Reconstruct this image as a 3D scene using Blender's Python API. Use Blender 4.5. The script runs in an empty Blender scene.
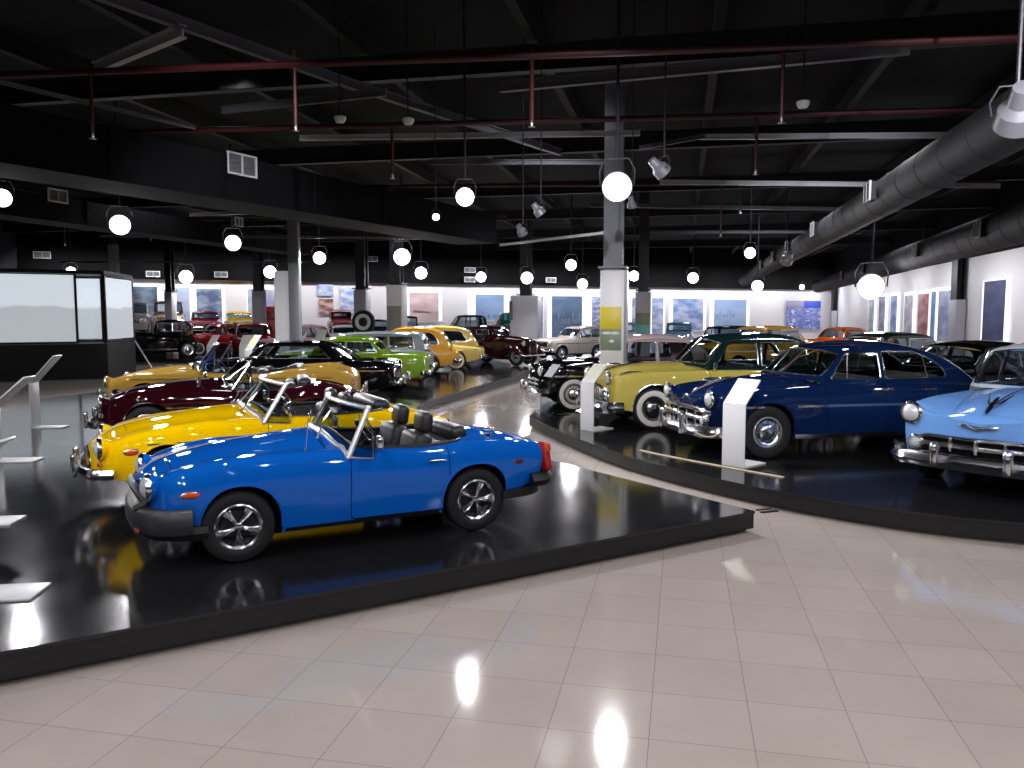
import bpy, bmesh, math, random
import numpy as np
from mathutils import Vector, Matrix, Quaternion
from mathutils.geometry import delaunay_2d_cdt
from mathutils.bvhtree import BVHTree
R = math.radians
PI = math.pi
rnd = random.Random(7)
sc = bpy.context.scene
COL = sc.collection

# ------------------------------------------------------------------ materials
MATS = {}
def nodes_of(name):
    m = bpy.data.materials.new(name); m.use_nodes = True
    nt = m.node_tree
    return m, nt, nt.nodes['Principled BSDF']
def setin(b, **k):
    for n, v in k.items():
        n = n.replace('_', ' ')
        if n in b.inputs: b.inputs[n].default_value = v
def rgb(h):
    h = h.lstrip('#'); c = [int(h[i:i+2], 16)/255 for i in (0, 2, 4)]
    return tuple((x/12.92 if x <= .04045 else ((x+.055)/1.055)**2.4) for x in c) + (1,)
def plain(name, col, rough=.5, metal=0, spec=.5, coat=0, **k):
    if name in MATS: return MATS[name]
    m, nt, b = nodes_of(name)
    setin(b, Base_Color=rgb(col) if isinstance(col, str) else col, Roughness=rough, Metallic=metal, Specular_IOR_Level=spec, Coat_Weight=coat, Coat_Roughness=.04, **k)
    MATS[name] = m
    return m
def paint(col, rough=.42):
    key = 'car_paint_'+col
    if key in MATS: return MATS[key]
    m, nt, b = nodes_of(key)
    setin(b, Base_Color=rgb(col), Roughness=rough, Coat_Weight=.85, Coat_Roughness=.03, Specular_IOR_Level=.0)
    n = nt.nodes.new('ShaderNodeTexNoise'); n.inputs['Scale'].default_value = 900
    mx = nt.nodes.new('ShaderNodeMapRange'); mx.inputs[3].default_value = rough-.04; mx.inputs[4].default_value = rough+.04
    nt.links.new(n.outputs[0], mx.inputs[0]); nt.links.new(mx.outputs[0], b.inputs['Roughness'])
    MATS[key] = m
    return m
def emis(name, col, s):
    if name in MATS: return MATS[name]
    m, nt, b = nodes_of(name)
    setin(b, Base_Color=(.02,.02,.02,1), Emission_Color=rgb(col), Emission_Strength=s)
    MATS[name] = m
    return m
def glass(name, tint, refl=.05, opac=.0):
    if name in MATS: return MATS[name]
    m = bpy.data.materials.new(name); m.use_nodes = True; nt = m.node_tree; nt.nodes.clear()
    o = nt.nodes.new('ShaderNodeOutputMaterial'); tr = nt.nodes.new('ShaderNodeBsdfTransparent'); tr.inputs[0].default_value = rgb(tint)
    gl = nt.nodes.new('ShaderNodeBsdfGlossy'); gl.inputs['Roughness'].default_value = .03
    lw = nt.nodes.new('ShaderNodeLayerWeight'); lw.inputs[0].default_value = .5; pw = nt.nodes.new('ShaderNodeMath'); pw.operation = 'POWER'; pw.inputs[1].default_value = 4; nt.links.new(lw.outputs['Facing'], pw.inputs[0])
    fr = nt.nodes.new('ShaderNodeMath'); fr.operation = 'MULTIPLY_ADD'; fr.inputs[1].default_value = .8; fr.inputs[2].default_value = refl; nt.links.new(pw.outputs[0], fr.inputs[0])
    mx = nt.nodes.new('ShaderNodeMixShader')
    nt.links.new(fr.outputs[0], mx.inputs[0]); nt.links.new(tr.outputs[0], mx.inputs[1]); nt.links.new(gl.outputs[0], mx.inputs[2])
    nt.links.new(mx.outputs[0], o.inputs[0]); MATS[name] = m
    return m
CHROME = plain('chrome', (.90,.90,.93,1), .15, 1)
STEEL = plain('brushed_steel', (.55,.56,.58,1), .28, 1)
ALU = plain('satin_aluminium', (.86,.86,.88,1), .32, .85)
RUBBER = plain('tyre_rubber', '#17171a', .62, spec=.3)
WWALL = plain('white_rubber', '#d9d6cf', .5)
DARK = plain('black_trim', '#0e0e10', .45)
VOID = plain('shadowed_underbody', '#0a0a0b', .9, spec=.1)  # near-black; also the painted shade of grille cavities
VINYL = plain('black_vinyl', '#1d1c20', .42)
GREYRUB = plain('grey_bumper_rubber', '#2b2c30', .4)
LENS = plain('clear_lens', '#d8dce0', .08, .35)
AMBER = plain('amber_lens', '#c4440f', .15, coat=.6)
RED = plain('red_lens', '#a8140f', .15, coat=.6)
GLASS = glass('window_glass', '#c3ccd0')
GLASSD = glass('tinted_window_glass', '#98a5a8')

# ------------------------------------------------------------------ objects
def empty(name, loc=(0,0,0), rz=0, label=None, cat=None, group=None):
    o = bpy.data.objects.new(name, None); COL.objects.link(o)
    o.location = loc; o.rotation_euler = (0, 0, rz); o.empty_display_size = .2
    tag(o, label, cat, group); return o
def tag(o, label=None, cat=None, group=None, kind=None):
    if label: o['label'] = label
    if cat: o['category'] = cat
    if group: o['group'] = group
    if kind: o['kind'] = kind
    return o
def link(name, me, parent=None, label=None):
    o = bpy.data.objects.new(name, me); COL.objects.link(o)
    if parent is not None: o.parent = parent
    if label: o['label'] = label
    return o
def copy_tree(o, parent=None):
    c = o.copy(); COL.objects.link(c)
    if parent is not None:
        c.parent = parent; c.matrix_parent_inverse = o.matrix_parent_inverse
    for ch in list(o.children): copy_tree(ch, c)
    return c

class M:
    """collects shapes, then links them as one mesh object"""
    def __init__(s): s.v = []; s.f = []; s.mi = []; s.sm = []
    def raw(s, vs, fs, mi=0, smooth=True):
        n = len(s.v); s.v += [tuple(p) for p in vs]; s.f += [tuple(i+n for i in f) for f in fs]
        s.mi += [mi]*len(fs); s.sm += [smooth]*len(fs); return s
    def box(s, c, d, rot=None, bev=0, mi=0, seg=2):
        bm = bmesh.new(); bmesh.ops.create_cube(bm, size=1)
        for v in bm.verts: v.co = Vector((v.co.x*d[0], v.co.y*d[1], v.co.z*d[2]))
        if bev: bmesh.ops.bevel(bm, geom=bm.edges[:], offset=min(bev, min(d)*.49), segments=seg, profile=.5, affect='EDGES')
        if rot is not None:
            mt = rot if isinstance(rot, Matrix) else Matrix.Rotation(rot[2],3,'Z') @ Matrix.Rotation(rot[1],3,'Y') @ Matrix.Rotation(rot[0],3,'X')
            for v in bm.verts: v.co = mt @ v.co
        bm.verts.index_update()
        s.raw([v.co+Vector(c) for v in bm.verts], [[v.index for v in f.verts] for f in bm.faces], mi, bev > 0); bm.free(); return s
    def grid(s, P, closed_u=False, closed_v=False, mi=0, smooth=True):
        nu = len(P); nv = len(P[0]); vs = [p for r in P for p in r]; fs = []
        for i in range(nu if closed_u else nu-1):
            for j in range(nv if closed_v else nv-1):
                a = i*nv+j; b = i*nv+(j+1) % nv; c = ((i+1) % nu)*nv+(j+1) % nv; d = ((i+1) % nu)*nv+j
                fs.append((a, b, c, d))
        return s.raw(vs, fs, mi, smooth)
    def tube(s, pts, r, n=8, mi=0, closed=False, flat=1.0, cap=True):
        """round (or flattened along the second frame axis) tube; r number or list"""
        pts = [Vector(p) for p in pts]; m = len(pts); rows = []
        up = None
        for i, p in enumerate(pts):
            if closed: t = pts[(i+1) % m]-pts[i-1]
            else: t = pts[min(i+1, m-1)]-pts[max(i-1, 0)]
            if t.length < 1e-9: t = Vector((1,0,0))
            t.normalize()
            if up is None:
                up = Vector((0,0,1)) if abs(t.z) < .9 else Vector((1,0,0))
            a = up-t*up.dot(t)
            if a.length < 1e-6: a = t.orthogonal()
            a.normalize(); b = t.cross(a); up = a
            rr = r[i] if isinstance(r, (list, tuple)) else r
            rows.append([p+a*(rr*math.cos(2*PI*k/n))+b*(rr*flat*math.sin(2*PI*k/n)) for k in range(n)])
        s.grid(rows, closed, True, mi)
        if cap and not closed:
            k = len(s.v)-m*n
            s.f += [tuple(range(k, k+n)), tuple(range(len(s.v)-n, len(s.v)))]; s.mi += [mi, mi]; s.sm += [False, False]
        return s
    def sweep(s, pts, prof, up=(0,0,1), mi=0, smooth=True, closed_prof=True, closed=False):
        """sweep a 2D profile [(out, up)] along a path; out = tangent x up"""
        pts = [Vector(p) for p in pts]; U = Vector(up); m = len(pts); rows = []
        for i, p in enumerate(pts):
            t = (pts[(i+1) % m]-pts[i-1]) if closed else pts[min(i+1, m-1)]-pts[max(i-1, 0)]
            o = t.cross(U).normalized()
            rows.append([p+o*a+U*b for a, b in prof])
        s.grid(rows, closed, closed_prof, mi, smooth)
        if closed_prof and not closed:
            n = len(prof); k = len(s.v)-m*n
            s.f += [tuple(range(k, k+n)), tuple(range(len(s.v)-n, len(s.v)))]; s.mi += [mi, mi]; s.sm += [False, False]
        return s
    def lathe(s, prof, c=(0,0,0), axis=(0,1,0), n=32, mi=0, smooth=True):
        """prof [(radius, along axis)]"""
        A = Vector(axis).normalized(); X = A.orthogonal().normalized(); Y = A.cross(X); C = Vector(c)
        rows = [[C+A*h+(X*math.cos(2*PI*k/n)+Y*math.sin(2*PI*k/n))*max(r, 1e-4) for k in range(n)] for r, h in prof]
        return s.grid(rows, False, True, mi, smooth)
    def ell(s, c, d, mi=0, n=16, m=10, rot=None):
        rows = []
        for i in range(m+1):
            th = PI*i/m; r = []
            for k in range(n):
                p = Vector((d[0]*math.sin(th)*math.cos(2*PI*k/n), d[1]*math.sin(th)*math.sin(2*PI*k/n), d[2]*math.cos(th)))
                if rot is not None: p = rot @ p
                r.append(p+Vector(c))
            rows.append(r)
        return s.grid(rows, False, True, mi)
    def poly(s, pts, mi=0):
        return s.raw(pts, [tuple(range(len(pts)))], mi, False)
    def prism(s, pts, d, mi=0):
        """extrude polygon (3D points) along vector d"""
        n = len(pts); D = Vector(d); vs = [Vector(p) for p in pts]; vs = vs+[p+D for p in vs]
        return s.raw(vs, [tuple(range(n)), tuple(range(2*n-1, n-1, -1))]+[(i, (i+1) % n, n+(i+1) % n, n+i) for i in range(n)], mi, False)
    def mesh(s, name, mats, ang=32, merge=False, normals=True):
        me = bpy.data.meshes.new(name)
        me.from_pydata(s.v, [], s.f)
        for m in (mats if isinstance(mats, (list, tuple)) else [mats]): me.materials.append(m)
        me.polygons.foreach_set('material_index', s.mi)
        me.polygons.foreach_set('use_smooth', s.sm)
        if merge or normals:
            bm = bmesh.new(); bm.from_mesh(me)
            if merge: bmesh.ops.remove_doubles(bm, verts=bm.verts, dist=1e-4)
            if normals: bmesh.ops.recalc_face_normals(bm, faces=bm.faces)
            bm.to_mesh(me); bm.free()
        me.set_sharp_from_angle(angle=R(ang))
        me.update(); return me
    def build(s, name, mats, parent=None, label=None, ang=32, merge=False):
        return link(name, s.mesh(name, mats, ang, merge), parent, label)

# ------------------------------------------------------------------ curves
def K(keys):
    """monotone cubic through (x, y) keys"""
    if isinstance(keys, (int, float)): return lambda x, k=float(keys): k
    xs = [float(k[0]) for k in keys]; ys = [float(k[1]) for k in keys]; n = len(xs)
    if n == 1: return lambda x: ys[0]
    h = [xs[i+1]-xs[i] for i in range(n-1)]; d = [(ys[i+1]-ys[i])/h[i] for i in range(n-1)]
    m = [d[0]]+[0 if d[i-1]*d[i] <= 0 else 3*(h[i-1]+h[i])/((2*h[i]+h[i-1])/d[i-1]+(h[i]+2*h[i-1])/d[i]) for i in range(1, n-1)]+[d[-1]]
    def f(x):
        if x <= xs[0]: return ys[0]
        if x >= xs[-1]: return ys[-1]
        i = 0
        while x > xs[i+1]: i += 1
        t = (x-xs[i])/h[i]; t2 = t*t; t3 = t2*t
        return (2*t3-3*t2+1)*ys[i]+(t3-2*t2+t)*h[i]*m[i]+(-2*t3+3*t2)*ys[i+1]+(t3-t2)*h[i]*m[i+1]
    return f
_bc = {}
def bbasis(t, n, p=3):
    key = (round(t, 6), n)
    if key in _bc: return _bc[key]
    kn = [0]*p+[i/(n-p) for i in range(n-p+1)]+[1]*p
    t = min(max(t, 0), 1-1e-9)
    N = [1.0 if kn[i] <= t < kn[i+1] else 0.0 for i in range(len(kn)-1)]
    for k in range(1, p+1):
        N2 = []
        for i in range(len(kn)-1-k):
            a = (t-kn[i])/(kn[i+k]-kn[i])*N[i] if kn[i+k] > kn[i] else 0
            b = (kn[i+k+1]-t)/(kn[i+k+1]-kn[i+1])*N[i+1] if kn[i+k+1] > kn[i+1] else 0
            N2.append(a+b)
        N = N2
    _bc[key] = np.array(N); return _bc[key]
def rounded(poly, r, n=5):
    """round the corners of a closed 2D polygon; r one radius or a list"""
    out = []; m = len(poly)
    for i in range(m):
        p = Vector(poly[i]); a = Vector(poly[i-1]); b = Vector(poly[(i+1) % m]); rr = r[i] if isinstance(r, (list, tuple)) else r
        da = a-p; db = b-p; k = min(rr, da.length*.48, db.length*.48)
        if k < 1e-4: out.append(tuple(p)); continue
        A = p+da.normalized()*k; B = p+db.normalized()*k
        for j in range(n+1):
            t = j/n; q = A*(1-t)**2+p*2*t*(1-t)+B*t*t; out.append((q.x, q.y))
    return out
def dense(poly, d, closed=True):
    out = []; m = len(poly)
    for i in range(m if closed else m-1):
        a = Vector(poly[i]); b = Vector(poly[(i+1) % m]); k = max(1, int(math.ceil((b-a).length/d)))
        for j in range(k):
            q = a+(b-a)*(j/k); out.append(tuple(q))
    if not closed: out.append(tuple(poly[-1]))
    return out
def offset(poly, d):
    """shrink a closed polygon by d along its averaged normals"""
    m = len(poly); area = sum(poly[i-1][0]*poly[i][1]-poly[i][0]*poly[i-1][1] for i in range(m)); sg = 1 if area > 0 else -1
    out = []
    for i in range(m):
        a = Vector(poly[i-1][:2]); b = Vector(poly[(i+1) % m][:2]); t = b-a
        if t.length < 1e-9: out.append(poly[i]); continue
        t.normalize(); out.append((poly[i][0]-t.y*d*sg, poly[i][1]+t.x*d*sg))
    return out
def inside(P, poly):
    """P (n,2) array; even-odd test"""
    poly = np.asarray(poly, float); x = P[:, 0]; y = P[:, 1]; r = np.zeros(len(P), bool); j = len(poly)-1
    for i in range(len(poly)):
        xi, yi = poly[i]; xj, yj = poly[j]
        if yi != yj:
            c = ((yi > y) != (yj > y)) & (x < (xj-xi)*(y-yi)/(yj-yi)+xi); r ^= c
        j = i
    return r
def patch(us, vs, loops, sx, sy, mapper, order):
    """cut the rectangle us x vs along closed loops [(name, poly)]; 'order' lists loop names by priority.
    sx, sy scale the parameters to lengths. Gives {region: (verts, faces)}; names starting with '-' are cut away"""
    u0, u1, v0, v1 = us[0], us[-1], vs[0], vs[-1]
    du = (u1-u0)/len(us)*sx; dv = (v1-v0)/len(vs)*sy; st = min(du, dv)
    pts = []; edges = []; lp = []
    eps = 1e-5
    def clampuv(p): return (min(max(p[0], u0), u1), min(max(p[1], v0), v1))
    rect = [(u, v0) for u in us]+[(u1, v) for v in vs[1:]]+[(u, v1) for u in us[::-1][1:]]+[(u0, v) for v in vs[::-1][1:-1]]
    for name, poly in [('rect', rect)]+loops:
        q = [clampuv(p) for p in poly]; k0 = len(pts); qq = []
        for p in q:
            p = (p[0]*sx, p[1]*sy)
            if not qq or abs(p[0]-qq[-1][0])+abs(p[1]-qq[-1][1]) > 1e-6: qq.append(p)
        pts += qq; edges += [(k0+i, k0+(i+1) % len(qq)) for i in range(len(qq))]
    L = np.array(pts)
    G = np.array([(u*sx, v*sy) for u in us[1:-1] for v in vs[1:-1]])
    if len(G):
        keep = np.ones(len(G), bool)
        for i in range(0, len(G), 400):
            D = ((G[i:i+400, None, :]-L[None, :, :])**2).sum(2).min(1); keep[i:i+400] = D > (st*.4)**2
        G = G[keep]
    allp = [Vector(p) for p in pts]+[Vector(p) for p in G]
    V, E, F, ov, oe, of = delaunay_2d_cdt(allp, edges, [], 0, eps)
    V = np.array([(p.x, p.y) for p in V]); F = [f for f in F]
    C = np.array([V[list(f)].mean(0) for f in F])
    reg = np.array(['body']*len(F), dtype=object); done = np.zeros(len(F), bool)
    ld = {}
    for n, p in loops: ld.setdefault(n, []).append(np.array(p)*np.array([sx, sy]))
    for n in order:
        for p in ld.get(n, []):
            m = inside(C, p) & ~done; reg[m] = n; done |= m
    out = {}
    P3 = {}
    for i, f in enumerate(F):
        n = reg[i]
        if n.startswith('-'): continue
        vs_, fs_, ix = out.setdefault(n, ([], [], {}))
        g = []
        for k in f:
            if k not in ix:
                ix[k] = len(vs_)
                key = (k, n)
                vs_.append(mapper(V[k][0]/sx, V[k][1]/sy, n))
            g.append(ix[k])
        fs_.append(tuple(g))
    return {n: (o[0], o[1]) for n, o in out.items()}
# ------------------------------------------------------------------ wheels
_wc = {}
def wheel_meshes(tr, tw, rr, style, white, paintcol):
    key = (tr, tw, rr, style, white, paintcol)
    if key in _wc: return _wc[key]
    h = tw/2; out = []
    n = 40
    t = M().lathe([(rr-.01, -h*.75), (rr+.012, -h*.92), (rr+.03, -h), (tr-.045, -h*.98), (tr-.018, -h*.9), (tr-.004, -h*.72), (tr, -h*.4), (tr, h*.4), (tr-.004, h*.72), (tr-.018, h*.9), (tr-.045, h*.98), (rr+.03, h), (rr+.012, h*.92), (rr-.01, h*.75)], n=n)
    for a in (-.3, 0, .3): t.lathe([(tr+.0015, h*a-.006), (tr+.0015, h*a+.006)], n=n)
    out.append(('tyre', t.mesh('tyre', RUBBER)))
    if white:
        w = M().lathe([(rr+.014, h*.94), (rr+.03, h*1.015), (rr+.03+(tr-rr)*.42, h*1.03), (rr+.036+(tr-rr)*.44, h*1.0)], n=n)
        out.append(('whitewall', w.mesh('whitewall', WWALL)))
    if style == 'spoke5':
        r = M().lathe([(rr, -h*.6), (rr+.006, h*.86), (rr-.006, h*.93), (rr-.022, h*.84), (rr-.03, h*.5), (rr-.03, -h*.5)], n=n)
        for k in range(5):
            a = 2*PI*k/5+.3
            for da, ww in ((-.17, .016), (.17, .016)):
                p0 = Vector((math.cos(a+da*.2)*.035, h*.62, math.sin(a+da*.2)*.035)); p1 = Vector((math.cos(a+da)*(rr-.02), h*.55, math.sin(a+da)*(rr-.02)))
                r.tube([p0, (p0+p1)/2+Vector((0, .012, 0)), p1], [.013, .012, .015], 8)
            r.tube([(math.cos(a)*.03, h*.58, math.sin(a)*.03), (math.cos(a)*(rr-.02), h*.5, math.sin(a)*(rr-.02))], [.016, .026], 6, flat=.3)
        r.lathe([(.03, h*.4), (.04, h*.66), (.034, h*.84), (.02, h*.9), (0, h*.91)], n=20)
        out.append(('rim', r.mesh('rim', CHROME)))
        d = M().lathe([(0, h*.25), (rr-.05, h*.3), (rr-.028, h*.5)], n=n)
        out.append(('wheel_disc', d.mesh('wheel_disc', plain('dark_wheel_grey', '#2b2b30', .4, .6))))
    elif style == 'wire':
        r = M().lathe([(rr, -h*.6), (rr+.006, h*.86), (rr-.008, h*.92), (rr-.025, h*.7), (rr-.03, -h*.4)], n=n)
        for k in range(32):
            a = 2*PI*k/32; b = a+(.5 if k % 2 else -.5)
            r.tube([(math.cos(b)*.035, h*(.75 if k % 2 else .1), math.sin(b)*.035), (math.cos(a)*(rr-.02), h*.3, math.sin(a)*(rr-.02))], .003, 4)
        r.lathe([(.04, 0), (.042, h*.7), (.03, h*.95), (.02, h*1.05), (0, h*1.06)], n=18)
        for a in (0, PI/2): r.box((0, h*1.02, 0), (.12 if a == 0 else .025, .012, .025 if a == 0 else .12), bev=.005)
        out.append(('rim', r.mesh('rim', CHROME)))
        out.append(('wheel_disc', M().lathe([(0, -h*.3), (rr-.03, -h*.3)], n=n).mesh('wheel_disc', VOID)))
    else:  # painted steel wheel with a domed cap
        d = M().lathe([(rr, -h*.5), (rr+.006, h*.86), (rr-.008, h*.92), (rr-.03, h*.74), (rr-.045, h*.5), (rr*.66, h*.62), (rr*.3, h*.6), (0, h*.6)], n=n)
        out.append(('wheel_disc', d.mesh('wheel_disc', paint(paintcol) if paintcol else STEEL)))
        if style == 'full':   # wide cap with stepped rings
            c = M().lathe([(rr*.97, h*.86), (rr*.93, h*.98), (rr*.82, h*.93), (rr*.74, h*.8), (rr*.55, h*.84), (rr*.5, h*.96), (rr*.4, h*1.1), (rr*.2, h*1.2), (0, h*1.22)], n=n)
            for k in range(8):
                a = 2*PI*k/8
                c.ell((math.cos(a)*rr*.65, h*.84, math.sin(a)*rr*.65), (.018, .008, .018), n=8, m=5)
        else:
            c = M().lathe([(rr*.6, h*.6), (rr*.58, h*.78), (rr*.46, h*.98), (rr*.25, h*1.1), (0, h*1.13)], n=28)
            c.lathe([(rr-.012, h*.88), (rr-.002, h*.97), (rr-.02, h*.94), (rr-.03, h*.8)], n=n)
        out.append(('hubcap', c.mesh('hubcap', CHROME)))
    _wc[key] = out
    return out

# ------------------------------------------------------------------ the car
class Car:
    D = dict(W=.8, w=1, zb=.2, zs=.8, zc=.9, d=0, k3=.985, k4=.9, k5=.72, k6=.52, tb=.93, bulge=.985, Rf=.14, Rr=.14, nf=2.4, nr=2.4, zmf=.5, zmr=.55, ezf=.55, ezr=.55,
             bf=.1, br=.08, lf=0, lr=0, tyre=.3, tw=.16, rim=None, style='cap', white=False, wheelcol=None, arch=None, archr=None, archn=2.2, archcut=None, kb=.84,
             glass=None, trim='#1c1b1e', lod=1, door=None, hood=None, trunk=None, cabin=None, cockpit=None, roofcol=None, twotone=None, col2=None, tread=None)
    def __init__(c, name, label, cat='car', **k):
        p = dict(Car.D); p.update(k); c.p = p; c.__dict__.update(p)
        c.root = empty(name, label=label, cat=cat)
        c.paint = paint(p['col']); c.gl = p['glass'] or GLASS
        c.fw = K(p['w']); c.fzb = K(p['zb']); c.fzs = K(p['zs']); c.fzc = K(p['zc']); c.fd = K(p['d']); c.fk3 = K(p['k3']); c.fk4 = K(p['k4']); c.fk5 = K(p['k5']); c.fk6 = K(p['k6']); c.fkb = K(p['kb'])
        c.xf = c.wb/2+c.fo
        c.rim = p['rim'] or c.tyre*.62
        c.arch = p['arch'] or c.tyre+.06; c.archr = p['archr'] or c.arch
        c._cc = {}
        c.build_body()
        c.build_wheels()
        if c.cabin: c.build_cabin()
        if c.cockpit: c.build_cockpit()
    # --- surface
    def ctrl(c, s):
        s = min(max(s, 0.0), c.L); k = round(s, 5)
        if k in c._cc: return c._cc[k]
        def er(d, Rr, n):
            t = max(0, 1-d/Rr) if Rr > 0 else 0
            return max(0.0, 1-t**n)**(1/n)
        ef = er(s, c.Rf, c.nf); el = er(c.L-s, c.Rr, c.nr)
        W = c.W*c.fw(s); zb, zs, zc, d = c.fzb(s), c.fzs(s), c.fzc(s), c.fd(s); h = zs-zb
        P = np.array([(W*c.tb, zb), (W*c.bulge, zb+.3*h), (W, zb+.64*h), (W*c.fk3(s), zs-.07), (W*c.fk4(s), zs+.03), (W*c.fk5(s), zs+.02-.3*d), (W*c.fk6(s), zs+(zc-zs)*.75-d), (W*.28, zc), (0, zc)])
        if ef < 1:
            P[:, 0] *= .2+.8*ef if c.p.get('blunt') else ef
            P[:, 1] = c.zmf+(P[:, 1]-c.zmf)*(c.ezf+(1-c.ezf)*ef)
        if el < 1:
            P[:, 0] *= el; P[:, 1] = c.zmr+(P[:, 1]-c.zmr)*(c.ezr+(1-c.ezr)*el)
        c._cc[k] = P
        return P
    def yz(c, s, v):
        return bbasis(v, 9) @ c.ctrl(s)
    def fix(c, s, y, z):
        """station to local x, with the plan bow and the rake of the ends"""
        x = c.xf-s; q = (y/c.W)**2
        f = max(0, 1-s/1.1)**2; g = max(0, 1-(c.L-s)/1.1)**2
        x += -c.bf*q*f+c.br*q*g-c.lf*(z-c.zmf)*f+c.lr*(z-c.zmr)*g
        return x
    def P(c, s, v, side=1, off=0):
        y, z = c.yz(s, v)
        if off:
            a = Vector(c.P(s+.01, v))-Vector(c.P(s-.01, v)); b = Vector(c.P(s, min(v+.01, 1)))-Vector(c.P(s, max(v-.01, 0)))
            n = a.cross(b)
            if n.length > 0:
                n.normalize()
                if n.y < 0 or (abs(n.y) < .05 and n.z < 0): n = -n
                q = Vector((c.fix(s, y, z), y, z))+n*off
                return (q.x, q.y*side, q.z)
        return (c.fix(s, y, z), y*side, z)
    def _vt(c, s):
        if not hasattr(c, '_vts'): c._vts = {}; c._vg = np.linspace(0, 1, 61); c._B = np.array([bbasis(t, 9) for t in c._vg])
        k = round(s, 4)
        if k not in c._vts: c._vts[k] = c._B @ c.ctrl(s)
        return c._vts[k]
    def v_of_z(c, s, z):
        T = c._vt(s); im = int(T[:48, 1].argmax())
        if z <= T[0, 1]: return -.02
        for i in range(im):
            if T[i, 1] <= z <= T[i+1, 1]: return c._vg[i]+(z-T[i, 1])/max(T[i+1, 1]-T[i, 1], 1e-6)*(1/60)
        return c._vg[im]
    def v_of_y(c, s, y):
        T = c._vt(s)
        for i in range(59, 20, -1):
            if T[i, 0] >= y: return c._vg[i]+(T[i, 0]-y)/max(T[i, 0]-T[i+1, 0], 1e-6)/60
        return .4
    def S(c, u): return c.L*(.55*u+.45*(.5-.5*math.cos(PI*u)))
    def U(c, s):
        a, b = 0.0, 1.0
        for _ in range(22):
            m = (a+b)/2
            if c.S(m) < s: a = m
            else: b = m
        return (a+b)/2
    def on_side(c, s, z, side=1, off=0): return c.P(s, c.v_of_z(s, z), side, off)
    def add(c, name, m, mat, parent=None, label=None, ang=32, merge=False):
        return m.build(name, mat, parent or c.root, label, ang, merge)
    # --- body
    def arch_loop(c, sa, r, cut, n=26):
        pts = []
        zc = c.tyre
        for i in range(n+1):
            a = PI*(-.18+1.36*i/n); ca, sa_ = math.cos(a), math.sin(a)
            e = 2/c.archn
            x = -r*math.copysign(abs(ca)**e, ca); z = r*math.copysign(abs(sa_)**e, sa_)
            zz = zc+z
            if cut: zz = min(zz, cut)
            pts.append((sa+x, zz))
        return pts
    def sz(c, pts): return [(c.U(s), c.v_of_z(s, z)) for s, z in pts]
    def build_body(c):
        nu, nv = [(110, 40), (76, 28), (48, 20), (34, 14)][c.lod]
        loops = []; order = []
        c.arches = []
        for sa, r, cut in ((c.fo, c.arch, None), (c.fo+c.wb, c.archr, c.archcut)):
            if r < .05: c.arches.append(None); continue
            pts = c.arch_loop(sa, r, cut, 26 if c.lod < 2 else 14); c.arches.append(pts)
            q = c.sz(pts); q = [(q[0][0], -.05)]+q+[(q[-1][0], -.05)]
            loops.append(('-arch', q))
        order.append('-arch')
        hole = None
        if c.cabin:
            cb = c.cabin; a, b = cb['prof'][0][0]+.06, cb['prof'][-1][0]-.06
            n = 14; bf_, br_ = cb.get('bowf', .12), cb.get('bowr', .15); w0 = c.wbelt(a)-.05; w1 = c.wbelt(b)-.05
            sy_ = [(a+bf_*(i/8)**2, w0*i/8) for i in range(9)]+[(a+bf_+(b-br_-a-bf_)*i/n, None) for i in range(1, n)]+[(b-br_*(i/8)**2, w1*i/8) for i in range(8, -1, -1)]
            hole = [(c.U(s), c.v_of_y(s, max(y if y is not None else c.wbelt(s)-.05, .012))) for s, y in sy_]
            hole = [(hole[0][0], 1.02)]+hole+[(hole[-1][0], 1.02)]
        if c.cockpit:
            hp = dense([tuple(x) for x in c.cockpit['hole']], .06, False)
            c.hole_pts = hp
            hole = [(c.U(s), c.v_of_y(s, y)) for s, y in hp]
            hole = [(hole[0][0], 1.02)]+hole+[(hole[-1][0], 1.02)]
        if hole: loops.append(('-hole', hole)); order.append('-hole')
        seams = []
        def panel(name, poly, gap=.006):
            # poly in (s, length-like) space already mapped to (u, v)
            q = [(u*c.L, v*1.5) for u, v in poly]
            inn = [(a/c.L, b/1.5) for a, b in offset(q, gap)]
            loops.append((name, inn)); order.append(name)
            loops.append(('seam', poly)); seams.append(1)
        g = .006 if c.lod < 2 else .012
        for dr in (c.door or []):
            s0, s1, zl, rr = dr[:4]
            lean = dr[4] if len(dr) > 4 else 0
            pl = rounded([(s0, zl), (s1, zl), (s1+lean, 2), (s0, 2)], [rr, rr, 0, 0])
            pl = dense(pl, .05)
            def vtop(s):
                y = c.wbelt(s)-.015 if c.cabin else c.cock_y(s)+.035
                return c.v_of_y(s, y)
            q = []
            bot = [p for p in pl if p[1] < 1.9]
            # bottom run first, then the sides up to the belt
            i0 = min(range(len(pl)), key=lambda i: abs(pl[i][0]-s0)+abs(pl[i][1]-1.99))
            for s, z in pl:
                zt = c.yz(s, vtop(s))[1]
                q.append((c.U(s), vtop(s) if z >= zt-.03 else min(c.v_of_z(s, z), vtop(s))))
            qq = []
            for p in q:
                if not qq or abs(p[0]-qq[-1][0])*c.L+abs(p[1]-qq[-1][1]) > .004: qq.append(p)
            panel('door', qq, g)
        if c.hood:
            s0, s1, y0, y1 = c.hood
            ss = [s0+(s1-s0)*i/16 for i in range(17)]
            q = [(c.U(s0), 1.02)]+[(c.U(s), c.v_of_y(s, y0+(y1-y0)*i/16)) for i, s in enumerate(ss)]+[(c.U(s1), 1.02)]
            panel('hood', q, g)
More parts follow.
